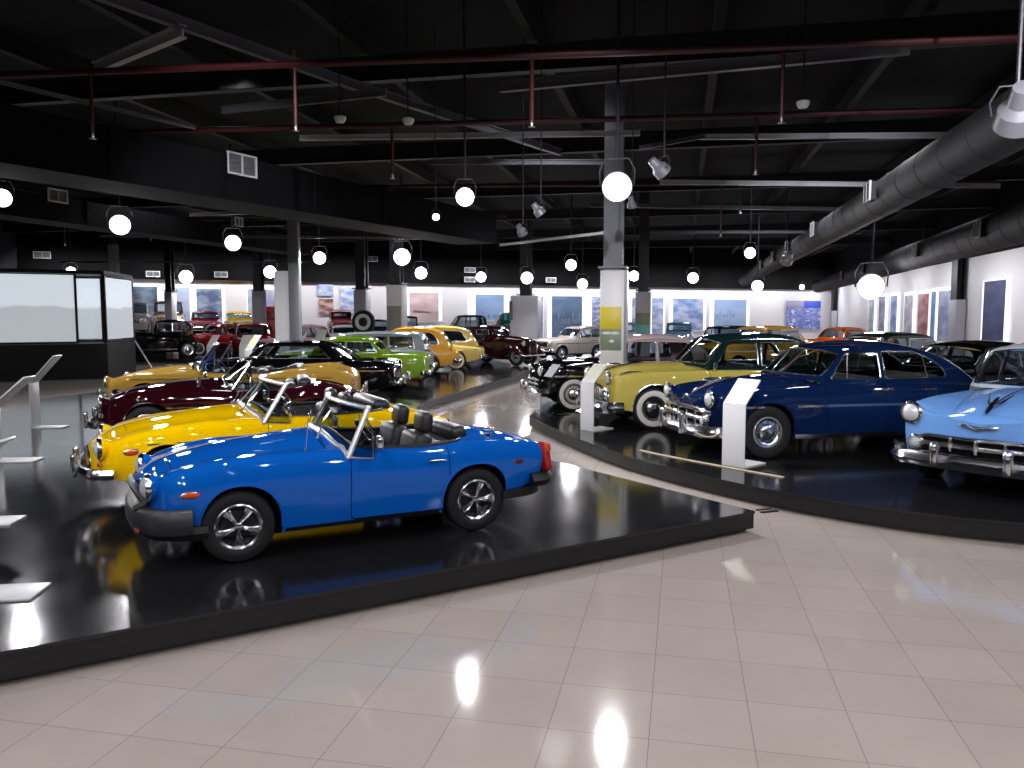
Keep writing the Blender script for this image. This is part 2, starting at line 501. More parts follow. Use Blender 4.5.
        if c.trunk:
            s0, s1, y0, y1 = c.trunk
            ss = [s0+(s1-s0)*i/16 for i in range(17)]
            q = [(c.U(s0), 1.02)]+[(c.U(s), c.v_of_y(s, y0+(y1-y0)*i/16)) for i, s in enumerate(ss)]+[(c.U(s1), 1.02)]
            panel('trunk_lid', q, g)
        order.append('seam')
        if c.twotone:
            for t in c.twotone:
                q = [(c.U(s), c.v_of_z(s, z) if z < 5 else c.v_of_y(s, z-10)) for s, z in dense(t, .06)]
                loops.append(('tone', q))
            order.append('tone')
        us = list(np.linspace(0, 1, nu)); us[0] = 0.0; us[-1] = 1.0
        vs = list(np.linspace(0, 1, nv))
        def mp(u, v, n):
            s = c.S(min(max(u, 0), 1)); p = c.P(s, min(max(v, 0), 1))
            if n == 'seam':
                return (p[0], p[1]*(1-.006/max(c.W, .1)), p[2]-(.004 if v > .5 else 0))
            return p
        reg = patch(us, vs, loops, c.L, 1.5, mp, order)
        names = {'body': ('body', 0), 'seam': ('body', 1), 'tone': ('body', 2)}
        acc = {}
        for n, (V, F) in reg.items():
            on, mi = names.get(n, (n, 0))
            if n == 'door':
                acc.setdefault('door', M()).raw(V, F, 0); acc.setdefault('door#', M()).raw([(x, -y, z) for x, y, z in V], [f[::-1] for f in F], 0)
                continue
            m = acc.setdefault(on, M()); m.raw(V, F, mi); m.raw([(x, -y, z) for x, y, z in V], [f[::-1] for f in F], mi)
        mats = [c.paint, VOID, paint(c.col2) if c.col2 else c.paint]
        # rolled wheel-arch lips
        b = acc['body']
        for a in c.arches:
            if a and c.lod < 3:
                for sd in (1, -1):
                    pp = [c.P(s, max(c.v_of_z(s, z), 0), sd) for s, z in a if c.v_of_z(s, z) > -.01]
                    b.tube(pp, .011, 6)
        c.body = b.build('body', mats, c.root, merge=False, ang=40)
        # merge centre seam
        c._merge(c.body.data)
        for n in ('hood', 'trunk_lid'):
            if n in acc:
                o = acc[n].build(n, c.paint, c.root, ang=40); c._merge(o.data); setattr(c, n+'_o', o)
        c.doors = []
        for n in ('door', 'door#'):
            if n in acc: c.doors.append(acc[n].build('door', c.paint, c.root, ang=40))
        # underbody and wheel wells
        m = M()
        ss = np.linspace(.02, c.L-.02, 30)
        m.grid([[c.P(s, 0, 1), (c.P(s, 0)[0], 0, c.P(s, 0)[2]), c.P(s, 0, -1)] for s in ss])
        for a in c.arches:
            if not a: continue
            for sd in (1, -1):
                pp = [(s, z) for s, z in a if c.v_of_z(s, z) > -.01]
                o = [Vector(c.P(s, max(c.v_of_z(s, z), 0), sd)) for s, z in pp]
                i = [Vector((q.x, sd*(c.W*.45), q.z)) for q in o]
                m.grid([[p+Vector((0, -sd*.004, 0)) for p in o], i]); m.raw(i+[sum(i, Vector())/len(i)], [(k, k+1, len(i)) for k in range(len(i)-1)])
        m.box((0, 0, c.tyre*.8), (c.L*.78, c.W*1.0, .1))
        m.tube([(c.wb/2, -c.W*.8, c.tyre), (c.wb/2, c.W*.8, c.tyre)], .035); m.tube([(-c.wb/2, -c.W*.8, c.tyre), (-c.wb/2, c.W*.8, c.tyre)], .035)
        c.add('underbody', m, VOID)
        vs_, fs_ = [], []
        for o in [c.body]+c.doors+[getattr(c, n) for n in ('hood_o', 'trunk_lid_o') if hasattr(c, n)]:
            k = len(vs_); vs_ += [v.co.copy() for v in o.data.vertices]; fs_ += [[i+k for i in p.vertices] for p in o.data.polygons]
        c.bvh = BVHTree.FromPolygons(vs_, fs_)
    def _merge(c, me):
        bm = bmesh.new(); bm.from_mesh(me)
        bmesh.ops.remove_doubles(bm, verts=[v for v in bm.verts if abs(v.co.y) < 2e-3], dist=1e-3)
        bmesh.ops.recalc_face_normals(bm, faces=bm.faces)
        bm.to_mesh(me); bm.free(); me.set_sharp_from_angle(angle=R(40))
    def hit(c, o, d):
        h = c.bvh.ray_cast(Vector(o), Vector(d))
        return (h[0], h[1]) if h[0] is not None else (None, None)
    def front(c, y, z):
        y = y if abs(y) > .02 else .02
        p, n = c.hit((c.xf+1, y, z), (-1, 0, 0)); return p if p is not None else Vector((c.xf-.1, y, z))
    def rear(c, y, z):
        p, n = c.hit((c.xf-c.L-1, y, z), (1, 0, 0)); return p if p is not None else Vector((c.xf-c.L+.1, y, z))
    def top(c, s, y):
        p, n = c.hit((c.xf-s, y, 4), (0, 0, -1)); return p if p is not None else Vector((c.xf-s, y, c.fzc(s)))
    def build_wheels(c):
        ms = wheel_meshes(c.tyre, c.tw, c.rim, c.style, c.white, c.wheelcol)
        for sa in (c.fo, c.fo+c.wb):
            s_ = sa; yw = c.W*c.fw(sa)-c.tw/2-(c.tread if c.tread is not None else .035)
            for sd in (1, -1):
                w = link('wheel', ms[0][1], c.root); w.location = (c.xf-sa, sd*yw, c.tyre); w.rotation_euler = (0, rnd.randrange(4)*PI/2, 0 if sd > 0 else PI)
                for n, me in ms[1:]: link(n, me, w)
    # --- closed cabin
    def wbelt(c, s): return c.W*c.fw(s)*c.fkb(s)
    def zbelt(c, s):
        return c.yz(s, c.v_of_y(s, c.wbelt(s)))[1]
    def build_cabin(c):
        cb = c.cabin; prof = [Vector(p) for p in cb['prof']]; n = len(prof)
        wr = K(cb['wr']) if not isinstance(cb['wr'], (int, float)) else (lambda s, k=cb['wr']: k)
        ztop = max(p[1] for p in prof); drop = cb.get('drop', .1); bowf = cb.get('bowf', .12); bowr = cb.get('bowr', .15)
        def pq(q):
            b = bbasis(min(max(q, 0), 1), n); return sum(b[i]*prof[i].x for i in range(n)), sum(b[i]*prof[i].y for i in range(n))
        QS = [i/300 for i in range(301)]; PT = [pq(q) for q in QS]
        im = max(range(301), key=lambda i: PT[i][1])
        def q_front(s): return min((abs(PT[i][0]-s), QS[i]) for i in range(im+1))[1]
        def q_rear(s): return min((abs(PT[i][0]-s), QS[i]) for i in range(im, 301))[1]
        def q_frontz(z): return min((abs(PT[i][1]-z), QS[i]) for i in range(im+1))[1]
        def q_rearz(z): return min((abs(PT[i][1]-z), QS[i]) for i in range(im, 301))[1]
        zb0 = c.fzs(prof[0][0]); s_a, s_b = prof[0].x, prof[-1].x
        def tz(s, z):
            zb = c.zbelt(min(max(s, s_a+.01), s_b-.01)); return min(max((z-zb)/max(ztop-zb, .05), 0), 1)
        def yside(s, z):
            t = tz(s, z); wbt = c.wbelt(min(max(s, s_a-.1), s_b+.1)); return wbt+(min(wr(s), wbt)-wbt)*t**1.35
        def edge(q):
            s, z = pq(q); f = max(0, 1-q/.5)**1.5; g = max(0, 1-(1-q)/.5)**1.5
            h = max(0, min(1, (z-prof[0].y)/(ztop-prof[0].y)))
            dr = drop*h**1.5*(1-.55*f*(1-h)); return s+bowf*f*(1.0)-bowr*g, z-dr, f, g, dr
        PH = R(72)
        def strip(q, p, off=0):
            s, z = pq(q); se, ze, f, g, dr = edge(q); ye = yside(se, ze); ph = p*PH
            k = (1-math.cos(ph))/(1-math.cos(PH))
            return Vector((c.xf-(s+(se-s)*p*p), ye*math.sin(ph)/math.sin(PH), z-dr*k))
        c.strip = strip; c.yside = yside; c.pq = pq
        lod = c.lod
        nq, npp = [(70, 30), (48, 22), (30, 14), (24, 10)][lod]
        loops = []; order = []
        w = cb.get('ws'); 
        def band(a, b, e, r, top=None, split=False):
            e2 = top or e
            A = [(a, -e), (b, -e2), (b, e2), (a, e)]
            kx = 1.6
            if split:
                out = []
                for sg in (1, -1):
                    B = [(a, sg*.025), (b, sg*.025), (b, sg*e2), (a, sg*e)]
                    out.append([(x/kx, y) for x, y in dense(rounded([(x*kx, y) for x, y in B], r), .06)])
                return out
            return [[(x/kx, y) for x, y in dense(rounded([(x*kx, y) for x, y in A], r), .06)]]
        if w:
            a, b = q_frontz(w[0]), q_frontz(w[1])
            c.wsq = (a, b)
            for l in band(a, b, .93, w[2] if len(w) > 2 else .06, .92, cb.get('split', False)): loops.append(('windshield%d' % len(loops), l))
        rw = cb.get('rw')
        if rw:
            a, b = q_rearz(rw[1]), q_rearz(rw[0])
            for l in band(a, b, rw[3] if len(rw) > 3 else .9, rw[2] if len(rw) > 2 else .06, None, cb.get('rsplit', False)): loops.append(('rear_window%d' % len(loops), l))
        top_loops = list(loops)
        qs = list(np.linspace(0, 1, nq)); ps = list(np.linspace(-1, 1, npp))
        reg = patch(qs, ps, loops, 2.4, .7, lambda q, p, n: tuple(strip(q, p)), [l[0] for l in loops])
        rp = paint(c.roofcol) if c.roofcol else c.paint
        top = M().raw(*reg['body']) if 'body' in reg else M()
        gls = []
        for gn in sorted(reg):
            if gn != 'body': c.add(gn.rstrip('0123456789'), M().raw(*reg[gn]), c.gl)
        # sides
        NQ = 80
        ed = [edge(i/NQ)[:2] for i in range(NQ+1)]
        sa_, sb_ = ed[0][0], ed[-1][0]
        low = [(sb_+(sa_-sb_)*i/24, 0) for i in range(25)]
        low = [(s, c.zbelt(s)-.03) for s, _ in low]
        ed = [p for p in ed if True]
        outline = ed+low
        zmin = min(p[1] for p in outline)-.02; zmax = max(p[1] for p in outline)+.02
        smin = min(p[0] for p in outline)-.02; smax = max(p[0] for p in outline)+.02
        loops = [('side', outline)]; wl = []
        for wpoly in cb['win']:
            rr = wpoly[1] if isinstance(wpoly[1], (int, float)) or isinstance(wpoly[1], list) and isinstance(wpoly[1][0], (int, float)) else .04
            pl = dense(rounded(wpoly[0], rr, 6), .05); loops.append(('pane%d' % len(wl), pl)); wl.append(pl)
        ns, nz = [(60, 16), (40, 12), (26, 8), (20, 6)][lod]
        reg = patch(list(np.linspace(smin, smax, ns)), list(np.linspace(zmin, zmax, nz)), loops, 1, 1, lambda s, z, n: (c.xf-s, yside(s, z)-(.004 if n.startswith('pane') else 0), z), [l[0] for l in loops if l[0] != 'side']+['side'])
        cm = top; 
        V, F = reg['side']; Vm = [(x, -y, z) for x, y, z in V]
        pill = M(); pm_ = M().raw(Vm, [f[::-1] for f in F]); tgt = pill if c.cabin.get('pillcol') else cm
        tgt.raw(V, F)
        if tgt is cm: tgt.raw(Vm, [f[::-1] for f in F])
        c.roof = c.add('roof', cm, rp, merge=True, ang=38)
        if tgt is pill:
            for q_ in (pill, pm_): c.add('window_pillars', q_, paint(c.cabin['pillcol']), merge=True)
        for gn in sorted(reg):
            if gn.startswith('pane'):
                V, F = reg[gn]
                for sd in (1, -1): c.add('side_window', M().raw([(x, sd*y, z) for x, y, z in V], F), c.gl)
        # chrome surrounds
        if cb.get('chrome', True) and lod < 3:
            rr = cb.get('chr', .011)
            for pl in wl:
                for sd in (1, -1): c.add('window_trim', M().tube([(c.xf-s, sd*(yside(s, z)+.002), z) for s, z in pl], rr, 6, closed=True), CHROME)
            for _, l in top_loops: c.add('window_trim', M().tube([strip(q, p) for q, p in l], rr*1.1, 6, closed=True), CHROME)
        if cb.get('drip', True) and lod < 3:
            i0 = int(NQ*.12); i1 = int(NQ*cb.get('dripend', .85))
            for sd in (1, -1): c.add('drip_rail', M().tube([(c.xf-s, sd*(yside(s, z)+.006), z) for s, z in ed[i0:i1]], .011, 6), CHROME if cb.get('dripchrome') else rp)
        c.interior(prof[0].x+.1, prof[-3].x+(prof[-2].x-prof[-3].x)*.3)
    def interior(c, s0, s1):
        t = plain('trim_'+c.trim, c.trim, .6)
        m = M(); zf = c.fzb((s0+s1)/2)+.08
        ss = np.linspace(s0, s1, 8)
        rows = []
        for s in ss:
            y = c.wbelt(s)-.055 if c.cabin else c.cock_y(s)+.0
            z = c.yz(s, c.v_of_y(s, y+.01))[1]-.02
            rows.append([(c.xf-s, y, z), (c.xf-s, y, zf), (c.xf-s, -y, zf), (c.xf-s, -y, z)])
        m.grid(rows, smooth=False)
        for r in (rows[0], rows[-1]): m.poly(r)
        c.add('cabin_lining', m, t)
        c.seats = []
        cb = c.cabin or c.cockpit
        seat = plain('seat_'+cb.get('seatcol', c.trim), cb.get('seatcol', c.trim), .5)
        zs = cb.get('seatz', zf+.2)
        for sx, wy, ys, hb in cb.get('seats', []):
            for yy in ys:
                m = M().box((c.xf-sx, yy, zs), (.5, wy, .2), bev=.06, seg=3)
                m.box((c.xf-sx-.3, yy, zs+hb/2), (.16, wy, hb), rot=(0, R(-12), 0), bev=.06, seg=3)
                o = c.add('seat', m, seat)
                if cb.get('headrest'):
                    h = M().box((c.xf-sx-.3-hb*.22, yy, zs+hb+.08), (.11, .27, .19), rot=(0, R(-8), 0), bev=.05, seg=4)
                    h.tube([(c.xf-sx-.38, yy, zs+hb-.06), (c.xf-sx-.40, yy, zs+hb+.06)], .02)
                    c.add('headrest', h, VINYL, o)
        if cb.get('wheel'):
            sx, yy, zz, r = cb['wheel']
            m = M(); A = Vector((-.82, 0, .57)); Y = Vector((0, 1, 0)); X = A.cross(Y)
            C = Vector((c.xf-sx, yy, zz)); pts = [C+(X*math.cos(a)+Y*math.sin(a))*r for a in [2*PI*k/28 for k in range(28)]]
            m.tube(pts, .012, 8, closed=True)
            for a in (PI/2, -PI/2, PI): m.tube([C-A*.03, C+(X*math.cos(a)+Y*math.sin(a))*r], .009, 6)
            m.lathe([(.05, -.05), (.05, -.02), (0, -.01)], C, A, 14); m.tube([C-A*.03, C-A*.5], .02)
            c.add('steering_wheel', m, plain('steering_wheel_'+cb.get('wheelcol', '#151517'), cb.get('wheelcol', '#151517'), .3))
        if cb.get('dash'):
            sx = cb['dash']; y = (c.wbelt(sx)-.06) if c.cabin else c.cock_y(sx)
            z = c.yz(sx, c.v_of_y(sx, y))[1]
            c.add('dashboard', M().box((c.xf-sx, 0, z-.1), (.12, 2*y-.02, .2), bev=.04, seg=3), t)
    # --- open cockpit
    def cock_y(c, s):
        h = c.cockpit['hole']; ss = [p[0] for p in h]
        if s <= ss[0]: return h[0][1]
        for (a, ya), (b, yb) in zip(h, h[1:]):
            if a <= s <= b: return ya+(yb-ya)*(s-a)/max(b-a, 1e-6)
        return h[-1][1]
    def build_cockpit(c):
        k = c.cockpit; hp = c.hole_pts
        L1 = [c.P(s, c.v_of_y(s, y), 1) for s, y in hp]; L2 = [c.P(s, c.v_of_y(s, y), -1) for s, y in hp]
        rim = [Vector(p)+Vector((0, 0, .004)) for p in L1+L2[::-1]]
        c.add('cockpit_edge', M().tube(rim, k.get('rimr', .018), 8, closed=True), plain('edge_'+k.get('rimcol', '#1c1b1e'), k.get('rimcol', '#1c1b1e'), .45))
        c.interior(hp[0][0], hp[-1][0])
        if k.get('ws'):
            w = k['ws']; sb, st, yb, yt, zt = w['sb'], w['st'], w['yb'], w['yt'], w['zt']; bow = w.get('bow', .12)
            NP = 16
            def wp(p, t):
                y = p*(yb+(yt-yb)*t); s = sb+(st-sb)*t+bow*p*p
                zb = c.top(sb+bow*p*p, p*yb).z+.015 if c.hood_o_none() else c.yz(sb+bow*p*p, c.v_of_y(sb+bow*p*p, abs(p*yb)+.001))[1]+.012
                z = zb+(zt+w.get('arch', .012)*(1-p*p)-zb)*t
                return Vector((c.xf-s, y, z))
            G = [[wp(-1+2*i/NP, j/6) for j in range(7)] for i in range(NP+1)]
            c.add('windshield', M().grid(G), c.gl)
            fr = M(); per = [G[i][0] for i in range(NP+1)]
            topp = [G[i][6] for i in range(NP+1)]
            r = w.get('r', .016)
            f = fr
            f.tube(per, r*1.1, 8); f.tube(topp, r, 8); f.tube(G[0], r*1.15, 8); f.tube(G[NP], r*1.15, 8)
            for q in (G[0][0], G[NP][0], G[0][6], G[NP][6]): f.ell(q, (r*1.2,)*3, n=10, m=6)
            if w.get('mid'): f.tube(G[NP//2], r*.6, 6)
            c.add('windshield_frame', f, CHROME if w.get('frame', 'chrome') == 'chrome' else ALU)
            c.wsG = G
            if w.get('vent'):
                vl, vh = w['vent']
                for i, sd in ((NP, 1), (0, -1)):
                    a = G[i][0]; b = G[i][5]; d = Vector((a.x-vl, a.y+sd*.02, a.z-.02)); e = Vector((a.x-vl-.02, b.y, a.z+vh))
                    o = c.add('quarter_light', M().poly([a, b, e, d]), c.gl)
                    c.add('quarter_light_frame', M().tube([a, d, e, b], .009, 6), CHROME, o)
    def hood_o_none(c): return False
    # --- fittings
    def headlights(c, y, z, r, tilt=0, ring=.02, bucket=0, out=0, pod=None, ringmat=None):
        for sd in (1, -1):
            p = c.front(sd*y, z)
            x = p.x+out
            A = Vector((1, sd*.06, tilt)).normalized()
            C = Vector((x, sd*y, z))
            b = M().lathe([(r+ring*.7, -.012), (r+ring, .004), (r+ring*.95, .016), (r+ring*.5, .03), (r, .03), (r*.97, .015)], C, A, 28)
            b.lathe([(r*.55, -max(bucket, .12)-.08), (r*.86, -max(bucket, .12)*.6), (r+ring*.55, -.03), (r+ring*.72, -.010)], C, A, 28, 1)
            o = c.add('headlight', b, [ringmat or CHROME, c.paint])
            l = M().lathe([(r*.98, .012), (r*.9, .032), (r*.6, .052), (r*.3, .06), (0, .062)], C, A, 24)
            c.add('headlight_lens', l, LENS, o)
    def lamp(c, name, where, mat, d, side=1, bezel=True, axis=None):
        """a small lamp at a point: ellipsoid lens in a chrome surround"""
        m = M().ell(where, d, n=14, m=8)
        o = c.add(name, m, mat)
        if bezel:
            c.add('lamp_bezel', M().ell((where[0], where[1], where[2]), (d[0]*.7, d[1]*1.18, d[2]*1.18) if d[0] <= d[1] else (d[0]*1.12, d[1]*.7, d[2]*1.18), n=14, m=8), CHROME, o)
        return o
    def plan(c, w, x, depth, n=3.2, z=0, N=28, rear=False, zc=None):
        pts = []
        for i in range(N+1):
            t = -1+2*i/N; y = w*math.copysign(abs(math.sin(t*PI/2))**.9, t)
            xx = depth*(1-max(0, 1-abs(y/w)**n)**(1/n))
            pts.append((x-xx, y, z) if not rear else (x+xx, -y, z))
        return pts
    def bumper(c, w, x, z, h=.12, depth=.3, th=.05, n=3.2, rear=False, mat=None, name=None, prof=None, label=None):
        pts = c.plan(w, x, depth, n, z, rear=rear)
        pr = prof or [(-th, h*.5), (-th*.3, h*.46), (0.0, h*.28), (th*.28, 0), (0.0, -h*.28), (-th*.3, -h*.46), (-th, -h*.5), (-th*.6, 0)]
        c._bp = pts
        return c.add(name or ('rear_bumper' if rear else 'front_bumper'), M().sweep(pts, pr), mat or CHROME, label=label)
    def guards(c, ys, x, z, h=.22, w=.05, d=.07, rear=False, parent=None, mat=None):
        for y in ys:
            m = M().box((x, y, z), (d, w, h), bev=.024, seg=3)
            c.add('bumper_guard', m, mat or CHROME, parent)
    def spear(c, s0, s1, z, h=.03, t=.012, name='side_trim', mat=None, N=30, zf=None):
        f = K(z)
        for sd in (1, -1):
            pts = [c.on_side(s0+(s1-s0)*i/N, f(s0+(s1-s0)*i/N), sd, .002) for i in range(N+1)]
            if sd < 0: pts = pts
            pr = [(-.004, h/2), (t*.7, h*.3), (t, 0), (t*.7, -h*.3), (-.004, -h/2)]
            if sd > 0: pr = [(-a, b) for a, b in pr]
            # travelling backwards on the left side gives out = -y; mirrored above
            c.add(name, M().sweep(pts, [(-a, b) for a, b in pr] if False else pr), mat or CHROME)
    def sill(c, h=.05, mat=None, s0=None, s1=None):
        s0 = s0 if s0 is not None else c.fo+c.arch+.02; s1 = s1 if s1 is not None else c.fo+c.wb-c.archr-.02
        zb = c.fzb((s0+s1)/2)
        c.spear(s0, s1, zb+h/2+.004, h, .012, 'sill_trim', mat)
    def handle(c, s, z, l=.16):
        for sd, d in ((1, 0), (-1, 1)):
            p = Vector(c.on_side(s, z, sd)); q = p+Vector((0, sd*.028, 0))
            m = M().tube([p+Vector((l/2, 0, 0)), q+Vector((l/2-.02, 0, .0)), q-Vector((l/2, 0, 0)), p-Vector((l/2, 0, 0))], .01, 8, flat=.8)
            m.ell(p-Vector((l/2+.03, -sd*.004, .01)), (.014, .01, .014), n=10, m=6)
            best = None
            for dd in c.doors:
                xs = [v.co for v in dd.data.vertices]
                cx = sum(v.x for v in xs)/len(xs); cy = sum(v.y for v in xs)/len(xs)
                if cy*sd > 0 and (best is None or abs(cx-p.x) < best[0]): best = (abs(cx-p.x), dd)
            c.add('door_handle', m, CHROME, best[1] if best else None)
    def mirror(c, s, y, z, side=1, r=.065, box=False):
        for sd in ((side,) if side in (1, -1) else (1, -1)):
            base = Vector((c.xf-s, sd*y, z)); tz = c.hit((c.xf-s, y, 4), (0,0,-1))[0]
            if tz is not None: base.z = tz.z
            h = base+Vector((.05, sd*.09, .1))
            m = M().tube([base, base+Vector((.02, sd*.05, .07)), h], .009, 8)
            if box: m.box(h, (.05, .15, .1), rot=(0, 0, sd*R(-12)), bev=.02, seg=3)
            else: m.lathe([(0, .03), (r*.7, .025), (r, 0), (r*.97, -.018)], h, (1, sd*-.15, 0), 22)
            o = c.add('wing_mirror', m, CHROME)
            c.add('mirror_glass', M().lathe([(r*.95, 0), (0, -.001)], h-Vector((.02, 0, 0)), (1, 0, 0), 22), LENS, o) if not box else c.add('mirror_glass', M().box(h-Vector((.026, 0, 0)), (.004, .13, .085), rot=(0, 0, sd*R(-12))), LENS, o)
    def fpath(c, yz, off=.012, rear=False):
        out = []; last = None
        for y, z in yz:
            yy = y if abs(y) > .02 else .02; p, n = c.hit((c.xf+1, yy, z), (-1, 0, 0)) if not rear else c.hit((c.xf-c.L-1, yy, z), (1, 0, 0))
            x = p.x if p is not None else (last if last is not None else c.xf-.15)
            last = x; out.append(Vector((x+(-off if rear else off), y, z)))
        return out
    def fpanel(c, poly, off=.008, rear=False):
        """a sheet lying on the nose inside a closed (y, z) outline"""
        ys = [p[0] for p in poly]; zs = [p[1] for p in poly]
        reg = patch(list(np.linspace(min(ys)-.01, max(ys)+.01, 24)), list(np.linspace(min(zs)-.01, max(zs)+.01, 8)), [('in', poly)], 1, 1, lambda y, z, n: tuple(c.fpath([(y, z)], off, rear)[0]) if n == 'in' else (0, y, z), ['in'])
        return M().raw(*reg['in'])
    def place(c, loc, heading, lift=0):
        """heading: degrees, direction the nose points, 0 = +X"""
        c.root.location = (loc[0], loc[1], loc[2]+.002); c.root.rotation_euler = (0, 0, R(heading))
        return c.root
# ------------------------------------------------------------------ camera
F = 800.0; HZ = 315.0; CZ = 2.15; PITCH = math.atan((384-HZ)/F)
cam = bpy.data.cameras.new('camera'); cam.sensor_width = 36; cam.lens = F/1024*36; cam.clip_end = 300
camo = bpy.data.objects.new('camera', cam); COL.objects.link(camo)
camo.location = (0, 0, CZ); camo.rotation_euler = (PI/2-PITCH, 0, 0)
sc.camera = camo
PH = .22
_f = Vector((0, math.cos(PITCH), -math.sin(PITCH))); _u = Vector((0, math.sin(PITCH), math.cos(PITCH)))
def ray(px, py): return Vector((1,0,0))*((px-512)/F)+_u*((384-py)/F)+_f
def at(px, py, z=PH):
    d = ray(px, py); t = (z-CZ)/d.z; return Vector((0,0,CZ))+d*t
def atY(px, py, Y):
    d = ray(px, py); return Vector((0,0,CZ))+d*(Y/d.y)
def proj(p):
    q = Vector(p)-Vector((0,0,CZ)); k = q.dot(_f); return (512+F*q.x/k, 384-F*q.dot(_u)/k)
# ------------------------------------------------------------------ the blue roadster
def blue_roadster():
    c = Car('roadster', 'blue open roadster with black bumpers at the front corner of the left platform', 'car', lod=0,
        col='#0959b6', L=3.56, fo=.70, wb=2.03, W=.71,
        w=[(0,.93),(.25,.97),(.7,1),(1.6,.985),(2.4,1),(2.9,.985),(3.46,.9)], zb=[(0,.36),(.3,.34),(.45,.21),(1.0,.2),(2.4,.21),(3.0,.25),(3.2,.34),(3.46,.4)],
        zs=[(0,.66),(.3,.75),(.7,.80),(1.3,.805),(1.7,.80),(2.3,.775),(2.75,.79),(3.1,.77),(3.56,.68)],
        zc=[(0,.68),(.25,.77),(.7,.855),(1.2,.91),(1.45,.925),(2.3,.86),(2.65,.875),(3.1,.82),(3.56,.70)],
        d=[(0,.0),(.3,.03),(.9,.02),(1.5,0)], k3=.985, k4=[(0,.93),(.8,.91),(2,.93),(3.4,.92)], Rf=.16, Rr=.16, nf=2.6, nr=2.6, zmf=.52, zmr=.56, ezf=.5, ezr=.62, bf=.13, br=.07, lf=.06, lr=-.22,
        tyre=.285, tw=.16, rim=.178, style='spoke5', arch=.335, archr=.34, archn=2.25, kb=.9,
        door=[(1.585,2.46,.235,.05,.0)], hood=(.22,1.42,.40,.56), trunk=(2.88,3.40,.54,.42),
        cockpit=dict(hole=[(1.56,.0),(1.58,.3),(1.63,.52),(1.74,.60),(2.1,.615),(2.4,.605),(2.60,.55),(2.70,.36),(2.72,0)], seats=[(1.96,.46,(.31,-.31),.47)], headrest=True, seatz=.42, seatcol='#1b1a1d',
            ws=dict(sb=1.45,st=1.63,yb=.675,yt=.655,zt=1.16,bow=.12,arch=.02,r=.021,frame='alu',vent=(.2,.20)), wheel=(1.86,.31,.86,.185), dash=1.68, rimcol='#18181b'))
    # rubber nose and bumpers
    c.headlights(.505, .63, .088, ring=.02, out=.03)
    bx = c.xf+.055
    m = M()
    lo = c.plan(.715, bx, .42, 2.6, .40); hi = c.plan(.70, bx-.02, .42, 2.6, .545)
    m.sweep(lo, [(-.1,.075),(-.01,.07),(.02,.03),(.025,-.06),(.0,-.12),(-.14,-.13),(-.14,0)])
    c.add('front_bumper', m, GREYRUB, ang=50)
    m = M()   # raised surround of the air intake
    up = [Vector((bx-.035-.10*(abs(t)**2.2), .48*t, .505+.095*(1-abs(t)**3)-.02*abs(t))) for t in [-1+2*i/20 for i in range(21)]]
    m.tube(up, [.03+.012*abs(-1+2*i/20) for i in range(21)], 10)
    m.tube([(bx-.14,.46,.50),(bx-.05,.40,.45)], .045, 8); m.tube([(bx-.14,-.46,.50),(bx-.05,-.40,.45)], .045, 8)
    c.add('intake_surround', m, GREYRUB)
    gm = M().box((bx-.13, 0, .5), (.05, .86, .15), bev=.03)
    for i in range(22): gm.box((bx-.10-.07*abs((-1+2*i/21))**2, -.38+.76*i/21, .51), (.012, .006, .12))
    gr = c.add('grille', gm, DARK)
    c.add('bumper_valance', M().sweep(c.plan(.70, bx-.03, .5, 2.6, .28), [(-.12,.06),(0,.05),(.01,-.0),(-.03,-.06),(-.14,-.06)]), DARK)
    for sd in (1,-1):
        c.lamp('indicator_lamp', (bx-.055, sd*.47, .30), plain('smoked_red_lens', '#5a1512', .2, coat=.5), (.03,.06,.03), bezel=False)
        p = c.on_side(.30, .56, sd); c.lamp('side_marker', (p[0], p[1]-sd*.004, .575), AMBER, (.075,.016,.026))
        p = c.on_side(3.16, .60, sd); c.lamp('side_marker', (p[0], p[1]-sd*.006, .60), plain('dark_red_lens', '#5b0d10', .2, coat=.5), (.06,.015,.022))
    # tail lamps, rear bumper
    for sd in (1,-1):
        p = c.rear(sd*.52, .6)
        m = M().box((p.x+.02, sd*.545, .60), (.09, .16, .27), rot=(0, R(12), sd*R(18)), bev=.03, seg=3)
        o = c.add('tail_lamp', m, RED)
        c.add('indicator_lens', M().box((p.x+.025, sd*.555, .69), (.09, .158, .09), rot=(0, R(12), sd*R(18)), bev=.028, seg=3), AMBER, o)
    rx = c.xf-c.L-.06
    c.bumper(.70, rx, .41, .13, .34, .07, 3, True, DARK)
    c.add('rear_valance', M().sweep(c.plan(.69, rx+.09, .55, 3, .30, rear=True), [(-.1,.05),(0,.05),(.0,-.03),(-.1,-.06)]), DARK)
    c.bumper(.3, rx-.03, .41, .11, .06, .04, 4, True, DARK, 'bumper_pad')
    # trim
    c.sill(.03, VOID)
    c.handle(2.32, .685, .13)
    c.mirror(1.86, .66, .80, 'both', box=True)
    for sd in (1,-1):
        p = c.on_side(2.0, .70, sd)
    # wipers, antenna, interior cover
    m = M()
    for y in (.35, -.05):
        b = Vector((c.xf-1.39, y, c.top(1.39, y).z+.01)); m.tube([b, b+Vector((-.06,-.1,.05)), b+Vector((-.13,-.34,.11))], .006, 6); m.ell(b, (.015,)*3, n=8, m=5)
    c.add('wipers', m, CHROME)
    p = c.top(1.25, .56); c.add('aerial', M().tube([p, p+Vector((-.03,.01,.30))], .004, 6).ell(p,(.012,.012,.02),n=8,m=5), CHROME)
    c.add('folded_hood', M().box((c.xf-2.66, 0, .86), (.16, .92, .13), rot=(0,R(8),0), bev=.05, seg=3), VINYL)
    c.add('parcel_cover', M().box((c.xf-2.50, 0, .70), (.34, 1.05, .18), bev=.05, seg=3), plain('grey_vinyl','#4b4a50',.5))
